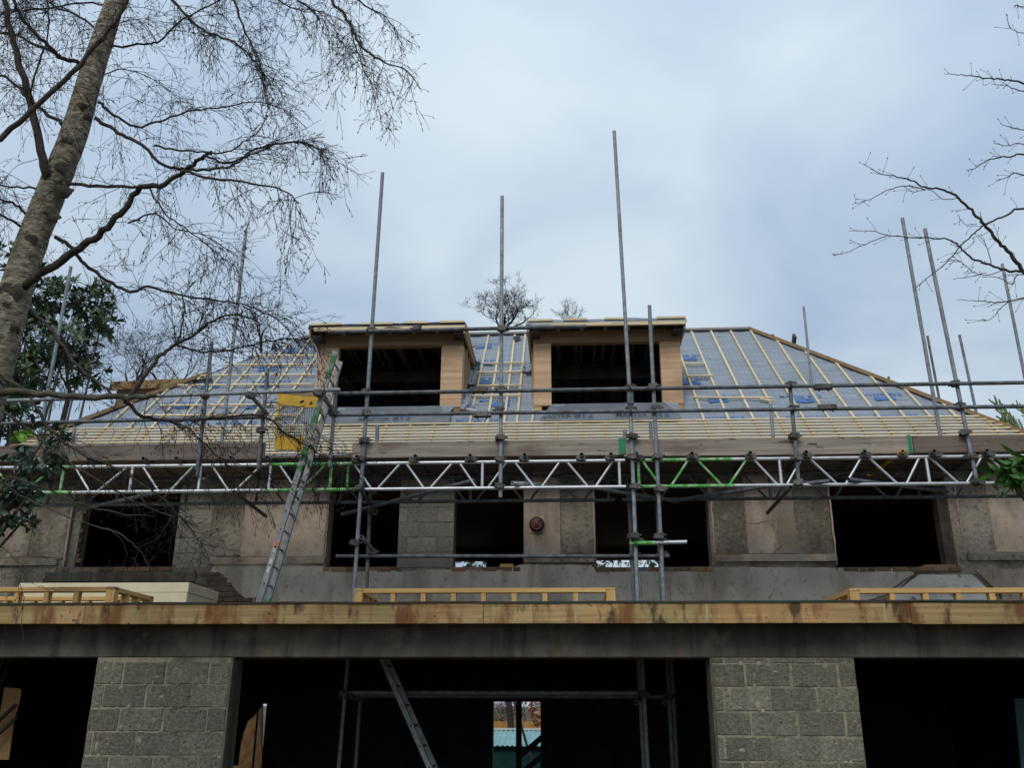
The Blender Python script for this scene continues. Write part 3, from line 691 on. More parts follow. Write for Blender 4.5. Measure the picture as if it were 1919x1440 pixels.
def membrane():
    mb = MB(); NS = 84
    sv = sorted(set([SLEN * i / NS for i in range(NS + 1)] + [SD, S_DT]))
    us = [i / 200 for i in range(201)]
    xall = sorted(set([X_EL + (X_ER - X_EL) * u for u in us] + [v for d in DX for v in d['o']]))
    def pt(x, s):
        l, r = hipL(s), hipR(s); x = min(max(x, l), r)
        dmin = min(abs(x - c) for c in cb_x)
        sag = min(dmin / .19, 1.0)
        wr = noise.noise((x * 1.3, s * 13.0, 4)) * .022 + noise.noise((x * 5, s * 3, 8)) * .008
        return roof(x, s, -.004 - sag * (.012 + abs(wr)))
    for j in range(len(sv) - 1):
        s0, s1 = sv[j], sv[j+1]
        for i in range(len(xall) - 1):
            x0, x1 = xall[i], xall[i+1]
            if x1 <= hipL(s0) or x0 >= hipR(s0): continue
            if in_dormer((x0+x1)/2, (s0+s1)/2): continue
            mb.add([pt(x0, s0), pt(x1, s0), pt(x1, s1), pt(x0, s1)], [(0, 1, 2, 3)], True)
    return mb.build('membrane', MEMB, roofe)
membrane()
# other slopes
YBK = Y_RDG + (Y_RDG - YE)
A, B_, C_, D_ = Vector((X_EL, YE, Z_EAVE)), Vector((X_ER, YE, Z_EAVE)), Vector((X_ER, YBK, Z_EAVE)), Vector((X_EL, YBK, Z_EAVE))
RL, RR = Vector((X_RL, Y_RDG, Z_RDG)), Vector((X_RR, Y_RDG, Z_RDG))
mb = MB(); mb.quad(C_, D_, RL, RR); mb.build('rear_membrane', MEMB, roofe)
mb = MB(); mb.tri(D_, A, RL); mb.build('side_membrane', MEMB, roofe)
mb = MB(); mb.tri(B_, C_, RR); mb.build('side_membrane', MEMB, roofe)
# rafters of the rear slope and ties, seen through the dormers
for q in range(26):
    x = X_RL - .6 + q * .42
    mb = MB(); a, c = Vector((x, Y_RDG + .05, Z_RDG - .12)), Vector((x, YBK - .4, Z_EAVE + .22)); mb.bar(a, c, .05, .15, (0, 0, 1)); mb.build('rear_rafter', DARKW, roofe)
for q in range(5):
    s = .9 + q * .55; z = Z_EAVE + s * SP; y = YBK - s * CP - .04
    mb = MB(); mb.bar((X_RL - .5, y, z), (X_RR + .3, y, z), .05, .03); mb.build('rear_batten', RAFT, roofe)
# ridge and hip boards
mb = MB(); mb.cbox((X_RL + .02, Y_RDG - .09, Z_RDG - .02), (X_RR + .02, Y_RDG + .09, Z_RDG + .03), .01); mb.build('ridge_board', M('lead_ridge', (.3, .29, .27), var=.15, scale=3, rough=.6), roofe)
nh = Vector((.35, -.35, .85)).normalized()
mb = MB(); mb.bar(B_ + Vector((0, 0, .03)), RR + Vector((0, 0, .03)), .12, .06); mb.build('hip_board', HIPB, roofe)
mb = MB(); mb.bar(A + Vector((0, 0, .03)), RL.lerp(A, .36) + Vector((0, 0, .03)), .12, .06); mb.build('hip_board', HIPB, roofe)
# counter battens up the slope
CB_H = .024
for x in cb_x:
    segs_ = [(0.05, SLEN - .03)]
    for d in DX:
        if d['o'][0] - .03 < x < d['o'][1] + .03: segs_ = [(.05, SD - .05)]
    for (s0, s1) in segs_:
        if x < X_RL: s1 = min(s1, SLEN * (x - X_EL) / (X_RL - X_EL) - .05)
        if x > X_RR: s1 = min(s1, SLEN * (X_ER - x) / (X_ER - X_RR) - .05)
        if s1 - s0 < .1: continue
        mb = MB(); dx = random.uniform(-.012, .012)
        sm = min(rs(1200, 793)[1] - .02, s1)
        mb.bar(roof(x, s0, CB_H/2), roof(x, sm, CB_H/2), .037, CB_H, SN); mb.build('counter_batten', HIPB, roofe)
        if s1 - sm > .05: mb = MB(); mb.bar(roof(x, sm + .001, CB_H/2), roof(x + dx, s1, CB_H/2), .037, CB_H, SN); mb.build('counter_batten', BAT_Y, roofe)
# close tiling battens near the eaves, each of several lengths
S_TOP = rs(1200, 793)[1]; nb = 9.5; nb = 9; gauge = S_TOP / nb
def batten(xa, xb, s, h=CB_H + .010, w=.032, tilt=0.0):
    mb = MB(); mb.bar(roof(xa, s, h), roof(xb, s + tilt, h + random.uniform(-.001, .001)), .018, w, SU); return mb.build('batten', BAT, roofe)
for r in range(nb + 1):
    s = .03 + r * (S_TOP - .03) / nb; x = hipL(s) + .03; end = hipR(s) - .03
    x -= random.uniform(0, 1.5)
    while x < end:
        L = random.choice((3.6, 4.2, 4.8)); a, c = max(x, hipL(s) + .03), min(x + L - .004, end)
        if c - a > .1: batten(a, c, s + random.uniform(-.004, .004), tilt=random.uniform(-.006, .006))
        x += L
# partial battens higher up
for (xa, ya, xb, yb) in ((468, 671, 592, 670), (421, 688, 592, 687), (362, 708, 590, 706), (333, 726, 588, 724), (300, 764, 590, 762), (262, 783, 560, 782), (520, 742, 590, 741),
                         (903, 685, 979, 684), (892, 702, 979, 701), (893, 727, 976, 726), (882, 746, 976, 745),
                         (1283, 686, 1321, 686), (1287, 709, 1336, 708), (1299, 749, 1446, 750), (1424, 752, 1446, 756)):
    (x0, s0), (x1, s1) = rs(xa, ya), rs(xb, yb); x0 = max(x0, hipL(s0) - .05)
    mb = MB(); mb.bar(roof(x0, s0, CB_H + .0135), roof(x1, s1, CB_H + .0135), .026, .036, SU); mb.build('batten', BAT, roofe)
# rafter feet, eaves board
for q in range(38):
    x = X_EL + .3 + q * (X_ER - X_EL - .6) / 37
    mb = MB(); mb.bar(roof(x, .02, -.1), roof(x, .9, -.1), .047, .12, SN); mb.build('rafter_foot', RAFT, roofe)
mb = MB(); mb.box((X_EL + .1, YE + .02, Z_EAVE - .2), (X_ER - .1, YE + .042, Z_EAVE - .055)); mb.build('eaves_board', HEAD, roofe)
# printed marks on the membrane
_txt = {}
def text_mesh(body, size):
    if (body, size) not in _txt:
        cu = bpy.data.curves.new('print', 'FONT'); cu.body = body; cu.size = size; cu.align_x = 'CENTER'; cu.resolution_u = 2; cu.offset = size * .018
        o = bpy.data.objects.new('print', cu); COL.objects.link(o)
        dg = bpy.context.evaluated_depsgraph_get(); me = bpy.data.meshes.new_from_object(o.evaluated_get(dg))
        bpy.data.objects.remove(o); me.materials.clear(); _txt[(body, size)] = me
    return _txt[(body, size)]
def place_text(body, size, mt, parent, origin, ex, ey, name='printed_word'):
    me = text_mesh(body, size).copy(); me.materials.append(mt)
    ex = Vector(ex).normalized(); ey = Vector(ey).normalized(); ez = ex.cross(ey); o = bpy.data.objects.new(name, me); COL.objects.link(o)
    mm = Matrix.Identity(4); loc = Vector(origin) - BASE[parent.name]
    for i in range(3): mm[i][0] = ex[i]; mm[i][1] = ey[i]; mm[i][2] = ez[i]; mm[i][3] = loc[i]
    o.parent = parent; o.matrix_local = mm; return o
EX = Vector((1, 0, 0))
def print_mark(px, py, logo=True, k=1.0):
    x, s = rs(px, py)
    place_text('MASTER', .115 * k, BLUE, roofe, roof(x - .13, s, .004), EX, SU)
    place_text('812', .155 * k, BLUE, roofe, roof(x + .235, s - .01, .0045), EX, SU)
    if logo:
        w, h = .16, .075; s0 = s - .13
        P = lambda a, b_: roof(x + .03 + a, s0 + b_, .004)
        mb = MB()
        mb.quad(P(-w, -h), P(w, -h), P(w, -h*.35), P(-w, -h*.35)); mb.quad(P(-w, h*.45), P(w, h*.45), P(w, h), P(-w, h))
        mb.quad(P(-w, -h*.35), P(0, -h*.35), P(0, h*.45), P(-w, h*.45)); mb.quad(P(w*.5, -h*.35), P(w, -h*.35), P(w, h*.45), P(w*.7, h*.45)); mb.tri(P(0, -h*.35), P(w*.12, h*.45), P(0, h*.45))
        mb.build('printed_logo', BLUE, roofe)
for q in ((340, 757, 1), (480, 757, 1), (545, 654, 1), (500, 688, 1), (507, 717, 1), (395, 720, 1), (250, 788, 0), (330, 793, 0), (440, 795, 0), (904, 646, 1), (906, 677, 1), (902, 711, 1), (935, 753, 1), (893, 790, 0),
          (1340, 745, 1), (1355, 786, 0), (1285, 668, 1), (1290, 712, 1), (1500, 745, 1), (1515, 784, 0), (1650, 741, 1), (1680, 782, 0)):
    print_mark(q[0], q[1], bool(q[2]))
# loose membrane flaps
def flap(name, pts, mt, parent, seed=0, n=10, amp=.03):
    """crumpled sheet over a quad of world points"""
    a, b_, c, d = [Vector(p) for p in pts]; mb = MB(); V = []
    for j in range(n + 1):
        for i in range(n + 1):
            u, v = i / n, j / n; p = a.lerp(b_, u).lerp(d.lerp(c, u), v)
            V.append(p + Vector((noise.noise((u*3+seed, v*3, 1)), noise.noise((u*3, v*3+seed, 5)) - .4, noise.noise((u*3, v*3, seed+9)))) * amp)
    mb.add(V, [(j*(n+1)+i, j*(n+1)+i+1, (j+1)*(n+1)+i+1, (j+1)*(n+1)+i) for j in range(n) for i in range(n)], True)
    return mb.build(name, mt, parent)
flap('loose_flap', [on_roof(352, 722, .05), on_roof(400, 716, .03), on_roof(398, 711, .05), on_roof(368, 711, .12)], BLACKM, roofe, 2, 6, .02)
flap('loose_flap', [on_roof(862, 726, .05), on_roof(892, 720, .04), on_roof(898, 690, .05), on_roof(872, 690, .12)], MEMB, roofe, 3, 8, .09)
flap('loose_flap', [on_roof(863, 768, .05), on_roof(888, 770, .03), on_roof(886, 740, .04), on_roof(868, 738, .12)], MEMB, roofe, 5, 8, .09)
flap('loose_flap', [on_roof(872, 692, .1), on_roof(896, 695, .04), on_roof(902, 680, .06), on_roof(880, 676, .14)], BLACKM, roofe, 6, 8, .07)
flap('loose_flap', [on_roof(976, 697, .04), on_roof(1000, 697, .06), on_roof(996, 680, .16), on_roof(982, 684, .05)], MEMB, roofe, 8, 8, .09)
flap('loose_flap', [on_roof(963, 640, .02), on_roof(975, 634, .05), on_roof(976, 629, .05), on_roof(962, 631, .02)], BLACKM, roofe, 9, 5, .02)
mb = MB(); mb.bar(on_roof(874, 767, .08), on_roof(893, 771, .08), .03, .03, SN); mb.build('white_offcut', WHITE, roofe)
mb = MB(); p, q = on_roof(884, 651, .1), on_roof(892, 647, .16); mb.bar(p, q, .05, .02); mb.build('timber_offcut', TIM_X, roofe)
# vent pipe and rod through the slope
mb = MB(); p = at(1566, 699, Y_RDG - 1.1); mb.tube(p, at(1565, 686, Y_RDG - 1.1), .05, 10); mb.build('vent_pipe', GALV, roofe)
mb = MB(); p = on_roof(1521, 721, .0); q = at(1506, 575, p.y); mb.tube(p, q, .022, 8); mb.build('thin_rod', GALV, roofe)

# ---- dormers
for k_, d in enumerate(DX):
    dm = bpy.data.objects.new('dormer', None); COL.objects.link(dm); dm.parent = house
    bp_ = Vector((sum(d['o']) / 2, YD, ZSILL)); dm.location = bp_ - BASE['house']; BASE[dm.name] = bp_
    dm['label'] = 'left dormer with black felt under its front edge' if k_ == 0 else 'right dormer with grey membrane under its front edge'
    (o0, o1), (w0, w1), (r0, r1) = d['o'], d['w'], d['r']
    zb = ZSILL - .02
    mb = MB(); mb.cbox((o0, YD, zb), (w0, YD + .12, DZ['head0'] + .002), .004); mb.build('front_panel', PLY_P if k_ == 0 else PLY, dm)
    mb = MB(); mb.cbox((w1, YD, zb), (o1, YD + .12, DZ['head0'] + .002), .004); mb.build('front_panel', PLY, dm)
    mb = MB(); mb.cbox((o0 - .004, YD - .012, DZ['head0'] + .004), (o1 + .004, YD + .12, DZ['head1']), .005); mb.build('header_beam', HEAD, dm)
    # short posts below the panels
    for xa, xb in ((o0 + .01, o0 + .13), (o1 - .13, o1 - .01)):
        mb = MB(); mb.box((xa, YD + .015, zb - .35), (xb, YD + .1, zb - .002)); mb.build('post', HEAD if k_ == 0 else TIM_Z, dm)
    # cheeks down to the slope
    for sx, x in ((-1, o0), (1, o1)):
        s1 = (DZ['head1'] - Z_EAVE) / SP; yb = YE + s1 * CP
        pts = [(x, YD + .12, Z_EAVE + (YD + .12 - YE) * SP / CP - .05), (x, YD + .12, DZ['head1']), (x, yb, DZ['head1'])]
        if sx > 0: pts = pts[::-1]
        mb = MB(); mb.extrude(pts, (-.018 * sx, 0, 0)); mb.build('cheek', PLY_P, dm)
        for t_ in range(4):
            y = YD + .35 + t_ * .4; z0 = Z_EAVE + (y - YE) * SP / CP
            if DZ['head1'] - z0 > .15:
                mb = MB(); mb.box((x + sx * .002, y, z0), (x + sx * .045, y + .045, DZ['head1'] - .002)); mb.build('cheek_stud', RAFT, dm)
    # roof: rafters with tails, deck, membrane, verge boards
    yb = YE + (ZRT - .05 - Z_EAVE) * CP / SP
    nr = 7
    for q in range(nr):
        x = r0 + .12 + q * (r1 - r0 - .24) / (nr - 1)
        mb = MB(); mb.box((x - .024, YO + .045, DZ['head1'] + .002), (x + .024, yb - .05, ZRB + .09)); mb.build('rafter', RAFT, dm)
    mb = MB(); mb.box((r0 + .02, YO + .03, ZRB + .092), (r1 - .02, yb, ZRB + .112)); mb.build('roof_deck', BLACKM, dm)  # coloured black so the dark soffit gap's shade is in the deck
    # membrane cap folded over the edge
    mb = MB(); n = 60; V = []; zm = ZRB + .116
    prof = [(.32, zm + .05), (.0, zm + .03), (-.03, zm + .022), (-.036, zm - .05)]
    for i in range(n + 1):
        x = r0 + (r1 - r0) * i / n
        for j, (dy, z) in enumerate(prof):
            w = noise.noise((x * 2.2, j * 2 + k_ * 7, 1)) * .022
            if j == 3: w = noise.noise((x * 1.6 + k_ * 5, 3, 1)) * .06
            V.append((x, YO + dy - abs(w) * .3, z + w))
    m_ = len(prof); mb.add(V, [(i*m_+j, i*m_+j+1, (i+1)*m_+j+1, (i+1)*m_+j) for i in range(n) for j in range(m_-1)], True)
    mb.quad((r0, YO + .32, zm + .05), (r1, YO + .32, zm + .05), (r1, yb + .3, zm + .09), (r0, yb + .3, zm + .09))
    mb.build('membrane_cap', BLACKM if k_ == 0 else MEMB, dm)
    # front fascia batten and the clamping battens above
    mb = MB(); mb.bar((r0 + .09, YO - .015, ZRB + .055), (r1 - .0, YO - .015, ZRB + .05), .05, .055); mb.build('front_batten', BAT, dm)
    cuts = ((.01, .21), (.34, .54), (.61, .76), (.84, .99)) if k_ == 0 else ((.01, .16), (.23, .38), (.49, .63), (.82, 1.0))
    for a_, c_ in cuts:
        mb = MB(); mb.bar((r0 + (r1 - r0) * a_, YO - .045, ZRB + .138 + random.uniform(-.006, .006)), (r0 + (r1 - r0) * c_, YO - .045, ZRB + .138 + random.uniform(-.008, .008)), .024, .034); mb.build('clamp_batten', BAT, dm)
    for sx, x in ((-1, r0), (1, r1)):
        mb = MB(); mb.bar((x - sx * .015, YO, ZRB + .02), (x - sx * .015, yb + .1, ZRB + .02), .03, .14); mb.build('verge_board', RAFT, dm)
        mb = MB(); mb.box((min(x, x - sx * .2), YO + .03, ZRB - .045), (max(x, x - sx * .2), yb - .2, ZRB - .03)); mb.build('verge_soffit', BLACKM, dm)
        mb = MB(); mb.bar((x + sx * .012, YO, ZRB + .1), (x + sx * .012, yb + .1, ZRB + .1), .02, .035); mb.build('verge_batten', BAT_Y, dm)
    # ceiling joists inside
    for q in range(6):
        x = w0 + .1 + q * (w1 - w0 - .2) / 5
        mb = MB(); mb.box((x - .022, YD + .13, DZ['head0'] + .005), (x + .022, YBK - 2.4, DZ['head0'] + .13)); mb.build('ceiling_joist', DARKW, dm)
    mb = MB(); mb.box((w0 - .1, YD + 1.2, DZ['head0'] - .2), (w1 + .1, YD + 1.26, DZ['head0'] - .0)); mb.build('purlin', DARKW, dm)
    # apron sheet below the opening
    n, mm_ = 40, 8; V = []; xa, xb = w0 - .16, w1 + .22
    for j in range(mm_ + 1):
        v = j / mm_
        for i in range(n + 1):
            u = i / n; x = xa + (xb - xa) * u
            top = Vector((x, YD - .02, ZSILL + .0)); bot = roof(x, S_TOP + .03, .045)
            drop = max(0, abs(u - .5) * 2 - .86) * 1.2
            p = top.lerp(bot, v); p.z -= drop * (1 - v) * 1.2
            p += Vector((0, -1, .2)) * (math.sin(v * 3.1416) * (.05 + .03 * noise.noise((x * 2, v * 2, k_)))) + Vector((0, noise.noise((x * 4, v * 4, 3)) * .012, 0))
            V.append(p)
    mb = MB(); mb.add(V, [(j*(n+1)+i, (j+1)*(n+1)+i, (j+1)*(n+1)+i+1, j*(n+1)+i+1) for j in range(mm_) for i in range(n)], True)
    ap = mb.build('apron_membrane', MEMB_D, dm)
    for fx, sgn in ((.06, 1), (.9, -1)):
        x = xa + (xb - xa) * fx
        p = Vector((x, YD - .08, ZSILL - .02)); flap('folded_corner', [p, p + Vector((.26, -.02, -.02)), p + Vector((.16, -.16, -.20)), p + Vector((.1, -.16, -.2))], MEMB, ap, 3 + fx, 6, .02)
    for fx in ((.5,) if k_ == 0 else (.17, .72)):
        x = xa + (xb - xa) * fx; v = .84
        top = Vector((x, YD - .02, ZSILL)); bot = roof(x, S_TOP + .03, .045); p = top.lerp(bot, v) + Vector((0, -.09, .03))
        ey = (top - bot).normalized()
        place_text('MASTER', .14, BLUE, ap, p - EX * .16, EX, ey); place_text('812', .2, BLUE, ap, p + EX * .29 - ey * .01, EX, ey)

# side dormer beyond the left hip
sdm = bpy.data.objects.new('side_dormer', None); COL.objects.link(sdm); sdm.parent = house; p = at(300, 730, 16.3); sdm.location = p - BASE['house']; BASE['side_dormer'] = p.copy()
mb = MB(); a, c = at(207, 724, 16.3), at(392, 716, 16.3); mb.bar(a, c, .04, .17); mb.build('fascia_board', FASC, sdm)
mb = MB(); mb.box((a.x + .12, 16.35, a.z - .9), (c.x + .3, 18.6, a.z + .02)); mb.build('dormer_body', HEAD, sdm)
mb = MB(); mb.bar(at(300, 742, 16.0), at(318, 727, 16.0), .05, .12, (0, 0, 1)); mb.build('rafter_tail', TIM_X, sdm)

# ================================================================== SCAFFOLD
scaf = thing('scaffold', (0, YS, Z_DECK), 'tube and lattice beam scaffold with toe boards standing on the flat roof before the house', 'scaffold')
def pole(px0, py0, px1, py1, Y, mt=GALV, r=TUBE, par=scaf, name='standard', n=10):
    p, q = at(px0, py0, Y), at(px1, py1, Y); mb = MB(); mb.tube(p, q, r, n, hollow=True); return mb.build(name, mt, par), p, q
cp = MB()
cp.tube((0, 0, -.032), (0, 0, .032), .0335, 10); cp.box((-.045, -.055, -.028), (.045, -.022, .028)); cp.tube((.02, -.03, 0), (.075, -.045, 0), .009, 6); cp.tube((-.03, -.05, -.02), (-.045, -.095, -.02), .008, 6); cp.box((-.058, -.02, -.02), (-.03, .02, .02))
for v in cp.v: v *= 1.22
CPM = cp.mesh(name='coupler'); CPM.materials.append(COUP)
def coupler(px, py, Y, par=scaf): return inst('coupler', CPM, par, at(px, py, Y), (random.uniform(-.1, .1), random.uniform(-.1, .1), random.uniform(-.5, .5)))
YG = YS - .055           # ledgers lie on the outer face of the standards
# standards of the front row
pole(717, 324, 662, 1129, YS); pole(941, 368, 938, 933, YS); pole(1151, 246, 1181, 752, YS); pole(1181, 752, 1195, 1129, YS); pole(1217, 573, 1244, 1129, YS)
pole(1480, 721, 1498, 916, YS, GALV_D); pole(1733, 429, 1832, 910, YS); pole(397, 640, 369, 893, YS, GALV_D); pole(502, 690, 484, 880, YS, GALV_D); pole(629, 735, 618, 876, YS)
# back row
pole(461, 433, 413, 852, YB); pole(1691, 409, 1768, 850, YB); pole(133, 500, 66, 860, YB); pole(696, 880, 686, 1129, YB, GALV_D); pole(1176, 880, 1188, 1129, YB, GALV_D); pole(1228, 880, 1241, 1129, YB, GALV_D)
for (a, b_, c, d_) in ((707, 797, 706, 862), (1171, 806, 1172, 862), (1219, 790, 1222, 862), (1444, 757, 1452, 862), (140, 800, 132, 862)):
    pole(a, b_, c, d_, YB, GALV)
# ledgers and guard rails
for (a, b_, c, d_, Y, mt) in ((615, 623, 1099, 612, YG, GALV_D), (634, 738, 2000, 716, YG, GALV_D), (632, 778, 2000, 761, YG, GALV_D), (-60, 796, 500, 782, YG, GALV_D),
                              (-60, 754, 638, 731, YS - .45, GALV)):
    pole(a, b_, c, d_, Y, mt, name='ledger')
pole(630, 1043, 1254, 1043, YB - .055, GALV_D, name='ledger'); 
pole(1180, 1019, 1226, 1018, YG, GREENP, name='ledger'); pole(1226, 1018, 1287, 1016.5, YG, ALU, name='ledger')
# joints (sleeve couplers)
for px, py, Y in ((1181, 743, YS), (897, 732, YG), (904, 778, YG), (1550, 764, YG), (1542, 726, YG)):
    mb = MB(); p = at(px, py, Y)
    if px == 1181: mb.cbox(p + Vector((-.042, -.045, -.12)), p + Vector((.042, .03, .12)), .01)
    else: mb.cbox(p + Vector((-.12, -.045, -.036)), p + Vector((.12, .03, .036)), .01); mb.tube(p + Vector((-.06, 0, -.03)), p + Vector((-.06, -.02, -.06)), .012, 6); mb.tube(p + Vector((.06, 0, -.03)), p + Vector((.06, -.02, -.06)), .012, 6)
    mb.build('sleeve_coupler', GALV_D if px == 1181 else COUP, scaf)
# short tubes from back to front
def cross(px0, py0, Y0, px1, py1, Y1, mt=GALV_D, name='transom'):
    mb = MB(); mb.tube(at(px0, py0, Y0), at(px1, py1, Y1), TUBE, 10, hollow=True); mb.build(name, mt, scaf)
cross(470, 742, YS - .48, 501, 776, YS + .08, GALV); cross(598, 737, YS - .48, 626, 769, YS + .08, GALV)
cross(677, 1007, YS - .1, 701, 1034, YB + .1, GALV); cross(1186, 1004, YS - .12, 1190, 1030, YB + .1, GALV_D); cross(1237, 1003, YS - .12, 1238, 1030, YB + .1, GALV_D)
cross(1482, 914, YS - .1, 1438, 962, YB + .5, COUP); cross(438, 922, YS - .1, 498, 968, YB + .5, COUP); cross(678, 922, YS - .1, 705, 960, YB + .3, COUP)
cross(960, 906, YS - .06, 1080, 912, YB, ALU, 'brace'); cross(1555, 902, YS - .06, 1500, 908, YS + .1, GALV_D, 'brace'); cross(1590, 899, YS - .06, 1775, 922, YB, GALV_D, 'brace')
cross(140, 957, YB, 320, 918, YS + .06, GALV_D, 'brace'); cross(640, 965, YB, 890, 900, YS + .06, GALV_D, 'brace'); cross(1090, 912, YS + .06, 1270, 940, YB, GALV_D, 'brace'); cross(1270, 938, YB, 1460, 908, YS + .06, GALV_D, 'brace')
# lattice beams
zt_, zb_ = at(960, 866, YS + .055).z, at(960, 915, YS + .055).z
def chord_mat(px): return GREENP if (90 < px < 135 or 500 < px < 668 or 1196 < px < 1370) else ALU
def lattice(Y, bays, ztop, zbot, mt=None, shift=0):
    xpx = lambda p: at(p, 890, Y).x + shift
    for (pa, pb, cuts, verts, braces) in bays:
        lb = bpy.data.objects.new('lattice_beam', None); COL.objects.link(lb); lb.parent = scaf
        bs = Vector((xpx(pa), Y, zbot)); lb.location = bs - BASE['scaffold']; BASE[lb.name] = bs
        pts = [pa] + cuts + [pb]
        for i in range(len(pts) - 1):
            mm_ = mt or chord_mat((pts[i] + pts[i+1]) / 2)
            for z in (ztop, zbot):
                mb = MB(); mb.tube((xpx(pts[i]), Y, z), (xpx(pts[i+1]), Y, z), .0245, 10, hollow=False); mb.build('chord', mm_ if not (z == ztop and mm_ is GREENP and pts[i] > 600 and pts[i] < 660) else ALU, lb)
        for v in verts:
            mb = MB(); mb.tube((xpx(v), Y, zbot), (xpx(v), Y, ztop), .021, 8); mb.build('vertical', mt or (GREENP if v in (118, 620, 652, 1160, 1197) else ALU), lb)
        for (a, c) in braces:      # a at the top, c at the bottom
            mid = (a + c) / 2
            mb = MB(); mb.tube((xpx(a), Y, ztop), (xpx(c), Y, zbot), .0165, 8); mb.build('brace', mt or (GREENP if mid < 118 or (550 < mid < 668) or (1196 < mid < 1395) else ALU), lb)
BAYS = [(-90, 664, [90, 140, 500], [-20, 118, 247, 375, 506, 620, 652],
         [(-10, 30), (100, 50), (138, 174), (238, 186), (265, 302), (362, 322), (395, 432), (490, 444), (522, 558), (610, 566), ]),
        (652, 1172, [668], [652, 904, 1161], [(662, 698), (750, 708), (760, 796), (848, 806), (860, 894), (950, 914), (964, 1002), (1050, 1014), (1062, 1102), (1150, 1115)]),
        (1186, 2080, [1200, 1375], [1197, 1463, 1740], [(1204, 1238), (1292, 1256), (1308, 1352), (1402, 1364), (1414, 1456), (1506, 1472), (1520, 1568), (1618, 1582), (1632, 1680), (1728, 1696), (1746, 1794), (1846, 1808), (1858, 1900), (1960, 1920)])]
lattice(YS + .055, BAYS, zt_, zb_)
lattice(YB - .055, BAYS, zt_ - .004, zb_ - .004, GALV_D, shift=-.16)
# transoms that carry the boards
for i, px in enumerate((70, 165, 268, 330, 432, 500, 669, 778, 881, 983, 1090, 1145, 1193, 1297, 1406, 1511, 1621, 1692, 1751, 1850)):
    y = 853 - (px - 960) * .0095; p = at(px, y, YS - .09)
    q = Vector((p.x + random.uniform(-.05, .05), YB + .3, p.z + .0)); mb = MB(); mb.tube(p, q, TUBE, 10, hollow=True)
    mb.build('transom', YELLOW if px == 1692 else GALV_D, scaf)
ZBRD = at(960, 853, YS - .09).z + TUBE + .004
# walking boards
xj = [at(p, 850, YS).x for p in (-150, 330, 655, 1165, 1712, 2100)]
for r in range(4):
    y0 = YS + .06 + r * .232
    for i in range(len(xj) - 1):
        mb = MB(); mb.cbox((xj[i] + .004 + random.uniform(0, .1), y0 + .004, ZBRD + random.uniform(0, .003)), (xj[i+1] - .004 + random.uniform(0, .1), y0 + .226, ZBRD + .038), .006); mb.build('scaffold_board', SCAF_D, scaf)
# toe boards with hoop iron ends
def toe(pa, pb, yt, yb_, mt, Y, tilt=0.0, name='toe_board'):
    a, c = at(pa, yt, Y), at(pb, yt, Y); zt = at((pa + pb) / 2, yt, Y).z; zb2 = at((pa + pb) / 2, yb_, Y).z
    mb = MB(); mb.cbox((a.x, Y, zb2), (c.x, Y + .038, zt), .005)
    for v in mb.v: v.z += tilt * (v.x - a.x)
    o = mb.build(name, mt, scaf); return a.x, c.x, zb2, zt
YT = YS + .032
for pa, pb, yt, yb_, mt, hoops in ((-160, 497, 834, 864.5, SCAF_D, ()), (661, 1167, 826, 856, SCAF_B, (1,)), (1168, 1708, 820, 853, SCAF_B, (1,)), (1709, 2080, 814.5, 847, SCAF_D, ())):
    x0, x1, z0, z1 = toe(pa, pb, yt, yb_, mt, YT)
    if hoops:
        mb = MB(); mb.cbox((x1 - .055, YT - .006, z0 + .004), (x1 - .01, YT - .001, z1 + .004), .001); mb.box((x1 - .055, YT - .006, z1 + .001), (x1 - .01, YT + .03, z1 + .005)); mb.build('hoop_iron', BGREEN, scaf)
mb = MB(); mb.cbox((at(1163, 830, YT).x, YT - .01, at(1165, 851, YT).z), (at(1172, 830, YT).x, YT - .007, at(1165, 822, YT).z), .001); mb.build('hoop_iron', BGREEN, scaf)
# couplers where tubes meet
for (px, py) in ((697, 621), (941, 617), (689, 735), (687, 775), (939, 731), (938, 769), (1180, 727), (1226, 726), (1182, 768), (1229, 767), (1481, 722), (1486, 766), (1788, 720), (1797, 762), (683, 827), (938, 822), (1184, 819), (1488, 818), (1808, 812), (680, 862), (938, 861), (1187, 857), (1232, 857), (1492, 860), (1817, 857), (677, 916), (938, 911), (1190, 912), (1236, 917), (1497, 906), (1829, 905), (386, 742), (495, 776), (625, 768), (627, 776), (490, 807), (666, 1018), (1194, 1016), (1240, 1016), (784, 617)):
    coupler(px, py, YS if py not in (617,) else YG)
for (px, py) in ((697, 1035), (1189, 1040), (1240, 1040), (702, 960), (470, 742), (598, 738), (1186, 1005), (1237, 1005)):
    coupler(px, py, YB - .02 if px in (697, 1189, 1240, 702) else (YS - .46 if py < 800 else YS - .06))
for px in (669, 778, 881, 983, 1090, 1145, 1193, 1297, 1406, 1511, 1621, 1692, 1751, 1850): coupler(px, 861 - (px - 960) * .0095, YS + .03)

